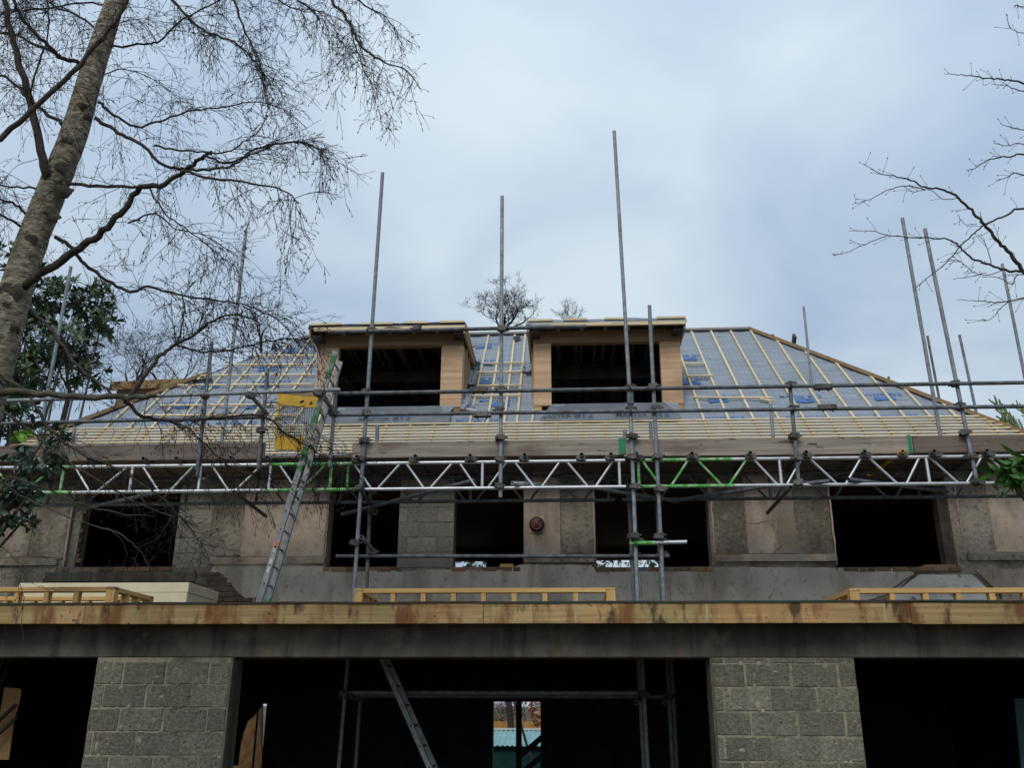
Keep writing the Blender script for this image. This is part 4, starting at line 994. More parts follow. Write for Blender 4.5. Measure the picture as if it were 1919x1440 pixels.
# scaffold of the far sides: uprights that show beyond the roof
side = thing('side_scaffold', at(1760, 850, 16.5).xy.to_3d(), 'tall scaffold uprights beyond the sloping right hip of the roof', 'scaffold')
for (a, b_, c, d_, Y, mt) in ((1738, 630, 1768, 790, 18.5, GALV_D), (1798, 628, 1840, 822, 16.6, GALV), (1878, 495, 1945, 830, 15.0, GALV)):
    p, q = at(a, b_, Y), at(c, d_, Y); mb = MB(); mb.tube(p, q, TUBE * 1.05, 8, hollow=True)
    low = q + (q - p).normalized() * (q.z / max(.2, (p - q).normalized().z)); mb.tube(q, low, TUBE * 1.05, 8); mb.build('standard', mt, side)
p, q = at(1700, 900, 18.5), at(1990, 880, 15.0); mb = MB(); mb.tube(p, q, TUBE, 8); mb.build('ledger', GALV_D, side)
rear = thing('rear_scaffold', (5.5, 21.6, -1.5), 'short green scaffold tube end poking above the right hip', 'scaffold')
p = at(1665, 706, 21.6); mb = MB(); mb.tube(p, (p.x + .1, 21.6, -1.5), TUBE * 1.15, 8, hollow=True); mb.build('standard', GREEN_L, rear)
mb = MB(); mb.tube((p.x - 2.5, 21.55, 3.5), (p.x + 1.5, 21.55, 3.5), TUBE, 8); mb.build('ledger', GALV_D, rear)
lef = thing('left_scaffold', at(270, 700, 19).xy.to_3d(), 'slim scaffold upright showing above the board beyond the left hip', 'scaffold')
p = at(273, 684, 19.0); mb = MB(); mb.tube(p, (p.x - .05, 19.0, 0), TUBE * 1.2, 8, hollow=True); mb.build('standard', GALV, lef)
mb = MB(); mb.tube((p.x - 1.5, 18.95, 3.5), (p.x + .8, 18.95, 3.5), TUBE, 8); mb.build('ledger', GALV_D, lef)

# ================================================================== LADDERS, GATE
def ladder(name, label, pa, pb, Y0, Y1, nr, mats, sw=.035, sd_=.07, off=0.0, sticker=False, first=.04):
    p, q = at(*pa, Y0), at(*pb, Y0); ld = thing(name, p, label, 'ladder'); d = (q - p).normalized()
    for Y, end in ((Y0, 1.0), (Y1, 1.0)):
        a = Vector((p.x, Y, p.z)); b_ = Vector((q.x, Y, q.z)) + d * (off if Y == Y1 else 0)
        L = (b_ - a).length; cuts = mats if Y == Y0 else [(1.0, mats[0][1])] if len(mats) == 1 else [(.035, GREEN_L), (1.0, ALU_L)]
        s0 = 0.0
        for (f, mt) in cuts:
            mb = MB(); mb.bar(a + d * (L * s0), a + d * (L * f), sd_, sw, (0, 1, 0)); mb.build('stile', mt, ld); s0 = f
        for i in range(nr):      # rung ends
            c = a + d * (L * (first + (i + .5) / nr * (1 - first * 1.2)))
            mb = MB(); mb.tube(c + Vector((0, -sw/2 - .003, 0)), c + Vector((0, -sw/2 + .002, 0)), .013, 8); mb.build('rung_end', COUP, ld)
    a = Vector((p.x, Y0, p.z)); L = (q - p).length
    for i in range(nr):
        c = a + d * (L * (first + (i + .5) / nr * (1 - first * 1.2)))
        mb = MB(); mb.tube(c + Vector((0, sw/2, 0)), Vector((c.x, Y1 - sw/2, c.z)), .014, 8); mb.build('rung', ALU_L, ld)
    if sticker:
        for (f0, f1, mt) in ((.115, .165, WHITE), (.205, .232, ORANGE), (.19, .205, WHITE)):
            mb = MB(); mb.bar(a + d * (L * f0) + Vector((0, -sw/2 - .002, 0)), a + d * (L * f1) + Vector((0, -sw/2 - .002, 0)), .034, .002, (0, 1, 0)); mb.build('sticker', mt, ld)
    return ld
YL = YS - .40
ladder('aluminium_ladder', 'long aluminium ladder with worn green upper end leaning from the flat roof to the scaffold', (484, 1133), (629, 659), YL, YL + .30, 14,
       [(.42, ALU_L), (.50, ALU_L), (.60, GREEN_L), (.66, ALU_L), (.78, GREEN_L), (.88, ALU_L), (1.0, GREEN_L)], off=-.03, sticker=True)
ladder('indoor_ladder', 'grey aluminium ladder leaning inside the wide ground floor opening', (818, 1470), (712, 1228), 10.9, 11.32, 6, [(1.0, ALU_L)], sw=.03, sd_=.055)
# safety gate
gp = [at(522, 733, YS + .02), at(598, 740, YS + .02), at(590, 848, YS + .02), at(512, 842, YS + .02)]     # TL TR BR BL
gate = thing('ladder_gate', gp[3], 'yellow mesh ladder gate with rust holes hung on the scaffold behind the ladder', 'gate')
def gq(u, v): return gp[0].lerp(gp[1], u).lerp(gp[3].lerp(gp[2], u), v)
def gplate(u0, v0, u1, v1, name, mt=YELLOW, th=.03):
    mb = MB(); mb.extrude([gq(u0, v0), gq(u0, v1), gq(u1, v1), gq(u1, v0)], (0, th, 0)); return mb.build(name, mt, gate)
tp = gplate(0, 0.05, 1, .24, 'top_panel'); gplate(0.02, .76, .98, 1, 'kick_panel'); gplate(0, .243, .055, .757, 'side_post'); gplate(.955, .243, 1, .757, 'side_post')
gplate(0, 0, 1, .047, 'rusty_rail', HEAD, .04)
for (u, v) in ((.6, .15), (.83, .16)):
    mb = MB(); n = 8; c = gq(u, v); ring = [c + Vector((math.cos(6.283*i/n) * random.uniform(.012, .04), -.003, math.sin(6.283*i/n) * random.uniform(.01, .03))) for i in range(n)]
    mb.add(ring, [tuple(range(n))]); mb.build('rust_hole', DARKW, tp)
mb = MB()
for i in range(1, 17): mb.tube(gq(.055 + i * .053, .24), gq(.055 + i * .053, .76), .0035, 4, caps=False)
for i in range(1, 19): mb.tube(gq(.05, .24 + i * .0275), gq(.96, .24 + i * .0275), .0035, 4, caps=False)
mb.build('wire_mesh', COUP, gate)
mb = MB(); p = gq(0, .2); mb.path([p, p + Vector((-.09, 0, .0)), p + Vector((-.1, 0, -.06)), p + Vector((-.14, 0, -.06))], [.012] * 4, 6); mb.build('hinge', COUP, gate)

# ================================================================== THINGS ON THE FLAT ROOF
def upstand(px0, px1, Y0, Y1, ytop, label, hn=.05, spacing=.365, back=True):
    a, c = at(px0, ytop, Y0), at(px1, ytop, Y0); zt = at((px0 + px1) / 2, ytop, Y0).z
    zt = max(zt, Z_DECK + .22)
    fr = thing('rooflight_frame', ((a.x + c.x) / 2, Y0, Z_DECK), label, 'timber frame', 'timber rooflight kerbs on the flat roof')
    x0, x1 = a.x, c.x; z0 = Z_DECK + .002
    def piece(lo, hi, mt, nm): mb = MB(); mb.cbox(lo, hi, .003); mb.build(nm, mt, fr)
    for Y in ((Y0, Y1 - .1) if back else (Y0,)):
        piece((x0 + .1, Y, zt - hn), (x1 - .1, Y + .1, zt), TIM_X, 'top_rail'); piece((x0 + .1, Y, z0), (x1 - .1, Y + .1, z0 + hn), TIM_X, 'bottom_rail')
        for x in (x0, x1 - .098): piece((x, Y, z0), (x + .098, Y + .1, zt - .03), TIM_Z, 'corner_post'); piece((x, Y - .001, zt - .028), (x + .098, Y + .101, zt + .002), HEAD if (x > x0 and px0 < 0) else TIM_Y, 'corner_cap')
        n = int((x1 - x0 - .2) / spacing)
        for i in range(1, n + 1):
            x = x0 + .1 + (x1 - x0 - .2) * i / (n + 1); w = .028
            piece((x - w, Y + .008, z0 + hn + .001), (x + w, Y + .092, zt - hn - .001), TIM_Z, 'stud')
    for x in (x0, x1 - .098):
        piece((x, Y0 + .103, zt - hn), (x + .098, Y1 - .103, zt), TIM_Y, 'top_rail'); piece((x, Y0 + .103, z0), (x + .098, Y1 - .103, z0 + hn), TIM_Y, 'bottom_rail')
        n = max(1, int((Y1 - Y0 - .2) / spacing))
        for i in range(1, n + 1):
            y = Y0 + .1 + (Y1 - Y0 - .2) * i / (n + 1); piece((x + .008, y - .025, z0 + hn + .001), (x + .09, y + .025, zt - hn - .001), TIM_Z, 'stud')
upstand(-420, 216, 9.95, 10.95, 1101.5, 'timber rooflight frame standing in front of the cream insulation boards')
upstand(664, 1153, 10.2, 11.2, 1103, 'timber rooflight frame in the middle of the flat roof below the alarm box', back=False)
upstand(1593, 2260, 9.9, 11.15, 1112, 'timber rooflight frame in front of the cement patch under the right window')
YI = 11.5; p = at(36, 1094, YI); q = at(355, 1092, YI)
zt = q.z; nB = 4; th = .088
names = ['topmost cream insulation board of the stack on the flat roof', 'second cream insulation board from the top of the stack', 'third cream insulation board from the top of the stack', 'lowest cream insulation board lying on the flat roof']
th = (zt - Z_DECK - .002) / nB
for i in range(nB):
    dx = random.uniform(-.01, .01); z1 = zt - i * th
    mb = MB(); mb.cbox((p.x + dx, YI + random.uniform(-.006, .006), z1 - th + .003), (q.x + dx, YI + 1.05, z1 - .001), .006)
    o = mb.build('insulation_board', INSUL, base=(p.x, YI, z1 - th)); tag(o, names[i], 'insulation board', 'stack of insulation boards')
# offcut on a window sill
p = at(937, 1058, YW + .05); mb = MB(); mb.cbox((p.x, YW + .0, WZ[2] - .002), (at(962, 1058, YW).x, YW + .07, WZ[2] + .045), .004)
o = mb.build('timber_offcut', TIM_X, base=p); tag(o, 'short pale timber offcut on the sill of the middle window', 'timber')
# alarm box
ac = at(1006, 984, YW - .02); al = thing('alarm_box', (ac.x, YW - .02, ac.z - .13), 'round red alarm box on a square cream plate beside the middle window', 'alarm box')
mb = MB(); mb.cbox((ac.x - .115, YW - .032, ac.z - .12), (ac.x + .115, YW - .0205, ac.z + .12), .004); mb.build('back_plate', CREAM, al)
mb = MB()
prof = [(.112, 0), (.114, .03), (.104, .055), (.08, .065), (.0, .068)]; n = 28; V = []
for (r, dy) in prof:
    for i in range(n): V.append((ac.x + math.cos(6.2832*i/n) * r, YW - .033 - dy, ac.z + math.sin(6.2832*i/n) * r))
mb.add(V, [(j*n+i, j*n+(i+1) % n, (j+1)*n+(i+1) % n, (j+1)*n+i) for j in range(len(prof)-1) for i in range(n)], True); mb.build('round_cover', RED, al)
mb = MB(); n = 20
def arc(cx, cz, r, a0, a1, w=.009):
    P = [(ac.x + cx + math.cos(a0 + (a1-a0)*i/n) * r, YW - .104, ac.z + cz + math.sin(a0 + (a1-a0)*i/n) * r) for i in range(n + 1)]; mb.path(P, [w/2] * (n + 1), 4)
arc(.0, -.02, .062, math.radians(150), math.radians(400)); arc(.0, -.02, .03, math.radians(0), math.radians(200)); mb.path([(ac.x + .008, YW - .104, ac.z + .03), (ac.x + .008, YW - .104, ac.z + .07)], [.005, .005], 4); mb.path([(ac.x - .035, YW - .104, ac.z + .02), (ac.x - .018, YW - .104, ac.z + .06), (ac.x - .004, YW - .104, ac.z + .02)], [.005] * 3, 4)
mb.build('emblem', FADED, al)
# garment thrown over the scaffold
p = at(45, 820, YS - .02); gm = thing('high_visibility_jacket', p, 'bright yellow green high visibility jacket among leaves on the left end of the scaffold', 'jacket')
flap('jacket_body', [at(22, 832, YS - .06), at(66, 820, YS - .06), at(68, 804, YS + .1), at(36, 814, YS + .1)], HIVIS, gm, 4, 16, .10)
flap('dark_lining', [at(8, 838, YS - .1), at(42, 830, YS - .1), at(40, 824, YS - .04), at(20, 828, YS - .04)], DARKC, gm, 6, 8, .03)

# ================================================================== INSIDE THE GROUND FLOOR
pr = thing('propping_scaffold', (-1, 11.6, 0), 'dark scaffold tubes propping the ceiling inside the wide ground floor opening', 'scaffold')
def ip(a, b_, c, d_, Y0, Y1=None, mt=GALV, nm='standard'):
    mb = MB(); mb.tube(at(a, b_, Y0), at(c, d_, Y1 or Y0), TUBE, 8, hollow=True); mb.build(nm, mt, pr)
ip(652, 1236, 632, 1470, 11.5); ip(675, 1310, 664, 1470, 12.3); ip(1196, 1236, 1208, 1470, 12.3); ip(1203, 1236, 1216, 1470, 11.5); ip(1250, 1236, 1262, 1470, 12.3); ip(1258, 1236, 1270, 1470, 13.0)
ip(648, 1299, 1206, 1300, 11.45, nm='ledger'); ip(660, 1305, 1260, 1307, 12.25, nm='ledger'); ip(652, 1306, 682, 1315, 11.3, 12.4, nm='transom'); ip(1192, 1318, 1202, 1306, 11.2, 12.4, nm='transom'); ip(1246, 1318, 1256, 1306, 11.2, 12.4, nm='transom')
for px, py, Y in ((646, 1302, 11.45), (1206, 1302, 11.45), (1255, 1306, 12.25)): coupler(px, py, Y, pr)
# chipboard sheet behind the left opening
YC = 10.6; sh = [(8, 1289), (36, 1291), (40, 1296), (36, 1318), (26, 1350), (16, 1425), (-8, 1425), (-2, 1350)]
mb = MB(); mb.extrude([at(*q, YC) for q in sh][::-1], (0, .02, 0)); o = mb.build('chipboard_sheet', CHIP, base=at(5, 1425, YC)); tag(o, 'orange brown chipboard sheet standing in the left ground floor opening', 'board')
pz = thing('raking_props', at(0, 1350, YC - .1), 'two dark raking timbers crossing the chipboard sheet', 'timber')
for a, c in (((-30, 1376), (30, 1322)), ((-30, 1402), (32, 1345))):
    mb = MB(); mb.bar(at(*a, YC - .1), at(*c, YC - .1), .04, .03); mb.build('raking_timber', DARKW, pz)
# green panel at the right
mb = MB(); mb.extrude([at(*q, 10.9) for q in ((1901, 1310), (1960, 1310), (1970, 1480), (1918, 1480))][::-1], (0, .03, 0)); o = mb.build('teal_panel', M('teal_panel', (.03, .07, .075), rough=.5), base=at(1918, 1480, 10.9)); tag(o, 'dark teal sheet leaning in the right ground floor opening', 'board')

# ================================================================== BEHIND THE HOUSE
Yq = 26.0
sx0, sx1 = at(860, 1390, Yq).x, at(1090, 1390, Yq).x; ze = at(965, 1399, Yq).z; zr = at(965, 1370, Yq + 1.6).z
shed = thing('green_shed', ((sx0 + sx1) / 2, Yq, -1.5), 'dark green shed with pale corrugated roof seen through the rear doorway', 'shed')
mb = MB(); mb.box((sx0 + .1, Yq + .15, -1.55), (sx1 - .1, Yq + 3.0, ze - .02)); mb.build('wall', SHEDG, shed)
mb = MB(); n = 150; V = []
for i in range(n + 1):
    x = sx0 + (sx1 - sx0) * i / n; w = math.cos(i / n * (sx1 - sx0) / .13 * 6.283) * .018
    V += [(x, Yq, ze + w), (x, Yq + 1.6, zr + w)]
mb.add(V, [(2*i, 2*i+2, 2*i+3, 2*i+1) for i in range(n)], True); mb.build('roof_sheet', SHEDR, shed)
mb = MB(); mb.box((sx0, Yq + 1.55, zr + .01), (sx1, Yq + 1.72, zr + .06)); mb.build('ridge_capping', WHITE, shed)
Yf = 30.5; fz = at(965, 1353, Yf).z
fn = thing('garden_fence', (0, Yf, -1.5), 'orange stained timber fence behind the green shed', 'fence')
x = at(880, 1360, Yf).x
while x < at(1040, 1360, Yf).x:
    mb = MB(); mb.box((x, Yf, -1.55), (x + .138, Yf + .02, fz + random.uniform(-.015, .015))); mb.build('fence_board', FENCE, fn); x += .145
Ye2 = 24.5
mb = MB(); P = [at(*q, Ye2) for q in ((436, 1330), (482, 1316), (490, 1450), (424, 1450))]; mb.extrude(P[::-1], (0, .1, 0)); o = mb.build('rusty_sheet', M('rusty_sheet', (.17, .08, .03), col2=(.27, .15, .07), scale=6, rough=.9), base=P[3]); tag(o, 'brown weathered sheet seen through the left gap at the rear', 'sheet')
mb = MB(); flap_o = None
bs = thing('blue_sack', at(432, 1425, 21.2), 'blue plastic sack glimpsed at the foot of the left rear gap', 'sack')
mb = MB(); c = at(432, 1412, 21.2); n = 12
V = []
for j in range(7):
    ph = math.pi * j / 6
    for i in range(n):
        r = .16 * math.sin(ph) * (1 + .2 * noise.noise((i, j, 2))); V.append(c + Vector((math.cos(6.283*i/n) * r, math.sin(6.283*i/n) * r, -.26 * math.cos(ph))))
mb.add(V, [(j*n+i, j*n+(i+1) % n, (j+1)*n+(i+1) % n, (j+1)*n+i) for j in range(6) for i in range(n)], True); mb.build('sack_body', BLUEC, bs)

# ================================================================== TREES
def rvec(rnd): 
    while True:
        v = Vector((rnd.uniform(-1, 1), rnd.uniform(-1, 1), rnd.uniform(-1, 1)))
        if .05 < v.length < 1: return v.normalized()
def spline(pts, sub=4):
    """Catmull-Rom through (Vector, r)"""
    out_ = []
    for i in range(len(pts) - 1):
        p0, p1, p2, p3 = pts[max(i-1, 0)], pts[i], pts[i+1], pts[min(i+2, len(pts)-1)]
        for j in range(sub):
            t = j / sub; t2, t3 = t*t, t*t*t
            v = .5 * ((2*p1[0]) + (p2[0]-p0[0])*t + (2*p0[0]-5*p1[0]+4*p2[0]-p3[0])*t2 + (3*p1[0]-p0[0]-3*p2[0]+p3[0])*t3)
            out_.append((v, p1[1] + (p2[1] - p1[1]) * t))
    out_.append(pts[-1]); return out_
def limb_pts(px, Y0, Y1, r0, r1, rnd, kink=.012):
    n = len(px); P = []
    for i, (x, y) in enumerate(px):
        f = i / (n - 1); P.append((at(x, y, Y0 + (Y1 - Y0) * f), r0 + (r1 - r0) * f))
    S = spline(P, 5)
    return [(v + rvec(rnd) * kink * min(1, r / .02 + .3), r) for v, r in S]
class Sprays:
    """hanging twigs with catkins"""
    def __init__(s, seed): s.t = MB(); s.c = MB(); s.r = random.Random(seed)
    def catkin(s, p, d, L=.03, r=.0048):
        a = d.orthogonal().normalized(); b_ = d.cross(a); q = p + d * L; m1 = p + d * (L * .5)
        ring = [m1 + (a * math.cos(2.094*i) + b_ * math.sin(2.094*i)) * r for i in range(3)]
        s.c.add([p] + ring + [q], [(0, 1, 2), (0, 2, 3), (0, 3, 1), (4, 2, 1), (4, 3, 2), (4, 1, 3)])
    def twig(s, p, d, L, r, depth, droop, cat=.5):
        rnd = s.r; n = max(4, int(L / .075)); st = L / n; P = [p]; R_ = [r]; d = d.normalized()
        for i in range(n):
            d = (d + Vector((0, 0, -1)) * droop * (st / .1) + rvec(rnd) * .20).normalized()
            P.append(P[-1] + d * st); R_.append(max(.0016, r * (1 - .7 * (i + 1) / n)))
        s.t.path(P, R_, 3, False)
        if depth > 0:
            for k in range(max(1, int(L / (.085 if depth > 1 else .10)))):
                i = rnd.randrange(1, n); base = P[i]; dd = (P[i+1] - P[i]).normalized() if i < n else d
                nd = (dd * .8 + rvec(rnd) * .8).normalized()
                s.twig(base, nd, L * rnd.uniform(.22, .5), R_[i] * .75, depth - 1, droop, cat)
        else:
            if rnd.random() < cat: s.catkin(P[-1], (d + Vector((0, 0, -.5))).normalized(), rnd.uniform(.026, .052))
            if rnd.random() < cat * .4: s.catkin(P[n // 2], (d + rvec(rnd) * .6).normalized(), rnd.uniform(.02, .042))
    def along(s, S, count, L, r=.0032, lo=.2, droop=.10, depth=2, cat=.5, out=.8):
        rnd = s.r
        for q in range(count):
            f = lo + (1 - lo) * rnd.random() ** .75; i = min(len(S) - 2, int(f * (len(S) - 1)))
            p, rr = S[i]; dd = (S[i+1][0] - p).normalized(); d = (dd * rnd.uniform(.3, 1.0) + rvec(rnd) * out).normalized()
            s.twig(p, d, L * rnd.uniform(.5, 1.25), min(r, rr * .7), depth, droop * rnd.uniform(.4, 1.6), cat)

# ---- birch
rb = random.Random(12)
TY = 6.6; PXM = F_PX / 7.3
trunk_px = [(-120, 1180, 40), (-70, 930, 36), (-22, 740, 33), (26, 560, 31.5), (51, 480, 30), (80, 400, 29), (112, 320, 28.5), (142, 240, 27.5), (177, 120, 24.5), (217, 0, 21), (255, -120, 18), (300, -280, 14), (345, -470, 9), (380, -640, 4)]
birch = thing('birch_tree', (at(-120, 1180, TY).x - .25, TY, 0), 'leaning birch with mottled bark and drooping catkin twigs in front of the house', 'tree')
P = [(Vector((at(-120, 1180, TY).x - .25, TY, -.05)), .24)]
P += [(at(x, y, TY), r * .95 / PXM) for x, y, r in trunk_px]
S_T = spline(P, 6)
mb = MB(); n = 22; V = []; ks = len(S_T)
for i, (p, r) in enumerate(S_T):
    d = (S_T[min(i+1, ks-1)][0] - S_T[max(i-1, 0)][0]).normalized(); a = d.cross(Vector((0, 1, 0))).normalized(); b_ = d.cross(a)
    for j in range(n):
        t = 6.2832 * j / n; u = Vector((math.cos(t), math.sin(t), i * .22))
        rr = r * (1 + .06 * noise.noise(u * 1.7) + .05 * noise.noise(u * 5.0))
        V.append(p + (a * math.cos(t) + b_ * math.sin(t)) * rr)
mb.add(V, [(i*n+j, i*n+(j+1) % n, (i+1)*n+(j+1) % n, (i+1)*n+j) for i in range(ks-1) for j in range(n)], True)
trunk = mb.build('trunk', BARK, birch)
# collars and scars on the trunk
for (x, y, w) in ((150, 195, 14), (118, 262, 16), (108, 310, 20), (112, 355, 22), (95, 405, 15), (52, 445, 18), (18, 545, 28), (88, 322, 14), (22, 610, 10), (160, 215, 10)):
    c = at(x, y, TY - 1.12 * 27 / PXM); w *= 1.25; mb = MB(); m1 = []
    for i in range(12): m1.append(c + Vector((math.cos(6.283*i/12) * w / PXM * rb.uniform(.55, 1.05), .03 + .02 * rb.random(), math.sin(6.283*i/12) * w * .62 / PXM * rb.uniform(.6, 1.1))))
    mb.add(m1 + [c + Vector((0, -.018, .01))], [(i, (i+1) % 12, 12) for i in range(12)], True); mb.build('branch_scar', BARK_B, trunk)
LIMBS = [  # pixels, depth from, to, radius from, to, twig count, twig length
 ([(90, 335), (82, 300), (62, 210), (45, 150), (25, 80), (8, 0), (-15, -110), (-30, -260)], TY - .1, TY - .5, .040, .018, 34, .8),
 ([(-60, 305), (0, 258), (60, 205), (150, 120), (200, 60), (240, 0), (290, -90), (340, -230)], 5.7, 6.0, .024, .012, 26, .7),
 ([(150, 118), (110, 105), (75, 70), (40, 30), (20, -10), (0, -80)], TY - .1, 6.0, .020, .012, 22, .6),
 ([(118, 232), (70, 200), (30, 160), (0, 140), (-60, 120)], TY, 7.2, .018, .010, 14, .6),
 ([(178, 220), (215, 245), (255, 265), (310, 310), (350, 318), (400, 318), (440, 308), (480, 278), (540, 268), (585, 272), (618, 300)], TY, 6.9, .018, .004, 40, .5),
 ([(288, 272), (330, 282), (380, 285), (420, 286), (450, 270), (485, 245), (500, 215)], 6.7, 6.4, .010, .004, 18, .35),
 ([(185, 190), (215, 215), (255, 238), (300, 226), (350, 210), (420, 200), (480, 190), (530, 205), (575, 240)], TY, 7.3, .013, .003, 34, .5),
 ([(45, 540), (75, 515), (140, 470), (185, 440), (225, 400), (265, 352), (300, 348), (345, 320), (380, 296), (395, 286)], TY - .05, 5.9, .037, .012, 20, .5),
 ([(345, 320), (400, 335), (460, 342), (530, 356), (560, 380)], 6.0, 5.7, .012, .004, 22, .5),
 ([(385, 292), (430, 305), (470, 290), (520, 270), (560, 265), (600, 285), (615, 330)], 5.9, 5.8, .010, .003, 34, .5),
 ([(265, 352), (200, 348), (128, 345)], 6.1, TY, .012, .016, 8, .45),
 ([(100, 445), (135, 465), (160, 495), (210, 530), (250, 548), (275, 538), (330, 550), (390, 562), (450, 570), (500, 588), (545, 620)], TY, 7.4, .018, .004, 44, .45),
 ([(240, 420), (290, 400), (330, 430), (380, 440), (430, 470)], 6.3, 6.8, .008, .003, 22, .5),
 ([(280, 355), (310, 400), (350, 430), (400, 470), (440, 500)], 6.1, 6.3, .008, .003, 18, .4),
 ([(-80, 735), (0, 735), (60, 738), (140, 742), (240, 746), (290, 741)], 6.1, 6.2, .034, .016, 12, .4),
 ([(240, 744), (290, 680), (315, 655), (350, 635), (400, 602), (440, 590), (480, 600)], 6.2, 6.6, .018, .005, 32, .45),
 ([(330, 648), (380, 660), (440, 655), (500, 640), (560, 637), (600, 660)], 6.4, 6.9, .009, .003, 34, .4),
 ([(330, 648), (345, 590), (340, 545)], 6.4, 6.5, .008, .004, 10, .35),
 ([(232, 750), (270, 780), (330, 790), (390, 785), (490, 780), (540, 815), (600, 852), (650, 880)], 6.2, 6.9, .015, .004, 44, .42),
 ([(300, 785), (350, 800), (400, 850), (440, 880), (480, 890)], 6.3, 6.6, .008, .003, 26, .38),
 ([(55, 575), (100, 625), (150, 690), (210, 738)], TY - .1, 6.25, .015, .010, 8, .35),
 ([(0, 700), (55, 745), (90, 800), (150, 850), (220, 880), (300, 930), (350, 985), (388, 1035)], 6.4, 7.0, .013, .003, 44, .34),
 ([(-20, 755), (50, 805), (130, 870), (200, 910), (260, 945), (330, 970)], 6.0, 6.6, .011, .003, 26, .32),
 ([(-30, 880), (0, 900), (50, 935), (140, 975), (220, 1000), (260, 1030), (284, 1068)], 6.1, 6.5, .009, .002, 6, .3),
 ([(10, 893), (80, 915), (150, 945), (240, 965), (292, 968)], 6.1, 6.6, .008, .003, 6, .25),
 ([(200, 990), (225, 1010), (240, 1040)], 6.4, 6.5, .004, .002, 2, .15),
 ([(232, -60), (300, -30), (340, 20), (380, 55), (440, 80), (490, 130), (512, 172)], TY, 6.4, .018, .004, 36, .6),
 ([(205, 88), (270, 82), (300, 75), (345, 35), (400, 5), (450, -20)], TY, 6.9, .011, .006, 24, .6),
 ([(300, -280), (380, -120), (430, -20), (460, 60), (482, 105), (492, 150)], TY, 6.6, .016, .004, 36, .6),
 ([(330, -420), (450, -200), (560, -70), (620, 0), (650, 35), (668, 72), (692, 100), (722, 116), (762, 132), (788, 165)], TY, 6.1, .020, .003, 34, .5),
 ([(655, 40), (664, 80), (672, 102), (690, 150)], 6.2, 6.2, .008, .003, 26, .55),
 ([(345, -470), (480, -260), (600, -100), (660, -10), (720, 30), (745, 60)], TY, 7.0, .018, .003, 30, .5),
 ([(300, -280), (420, -140), (520, -30), (580, 15), (600, 40)], TY, 7.3, .016, .004, 44, .6),
 ([(360, -140), (420, -60), (520, 0), (570, 20), (610, 20)], 6.4, 6.2, .010, .003, 30, .55),
 ([(70, 352), (20, 350), (-40, 345)], TY, 6.9, .010, .006, 12, .5),
 ([(52, 405), (30, 385), (0, 372), (-50, 350)], TY, 6.2, .012, .007, 12, .5),
 ([(45, 430), (20, 412), (-10, 398), (-60, 380)], TY, 6.0, .012, .007, 10, .5),
 ([(215, 15), (160, 5), (80, 15), (0, 25), (-60, 40)], TY, 7.0, .010, .005, 30, .55),
 ([(195, 70), (150, 30), (100, 10), (40, -40)], TY, 6.8, .012, .006, 22, .55),
 ([(60, 200), (60, 160), (90, 60), (85, -20)], 6.3, 6.0, .010, .005, 20, .5),
 ([(170, 150), (230, 130), (290, 150), (340, 190)], TY, 7.6, .007, .003, 20, .5),
 ([(0, 60), (40, 70), (110, 105)], 6.9, 6.6, .012, .014, 14, .5),
 ([(70, 480), (40, 500), (0, 500)], TY, 7.0, .010, .006, 8, .5),
 ([(-40, 1000), (0, 1020), (40, 1065), (50, 1090)], 6.2, 6.4, .005, .002, 4, .2),
 ([(20, 1060), (45, 1120), (40, 1165), (45, 1205)], 6.2, 6.3, .0028, .0015, 1, .1),
]
sp = Sprays(5)
for i, (px, y0, y1, r0, r1, cnt, L) in enumerate(LIMBS):
    S = limb_pts(px, y0, y1, r0, r1, rb)
    mb = MB(); mb.path([p for p, r in S], [r for p, r in S], 7 if r0 > .009 else 5)
    low = px[0][1] > 690 and px[0][0] < 100
    mb.build('branch', BARK_M if low else BARK_B, birch)
    up = px[0][1] < 260
    sp.along(S, int(cnt * (1.45 if low or px[0][1] > 560 else (.8 if px[-1][0] > 560 else .95))), L, droop=.21 if not low else .06, cat=.65 if not low else .2, r=.0034, lo=.12)
sp.t.build('twigs', TWIG, birch, kind='stuff'); sp.c.build('catkins', TWIG, birch, kind='stuff')

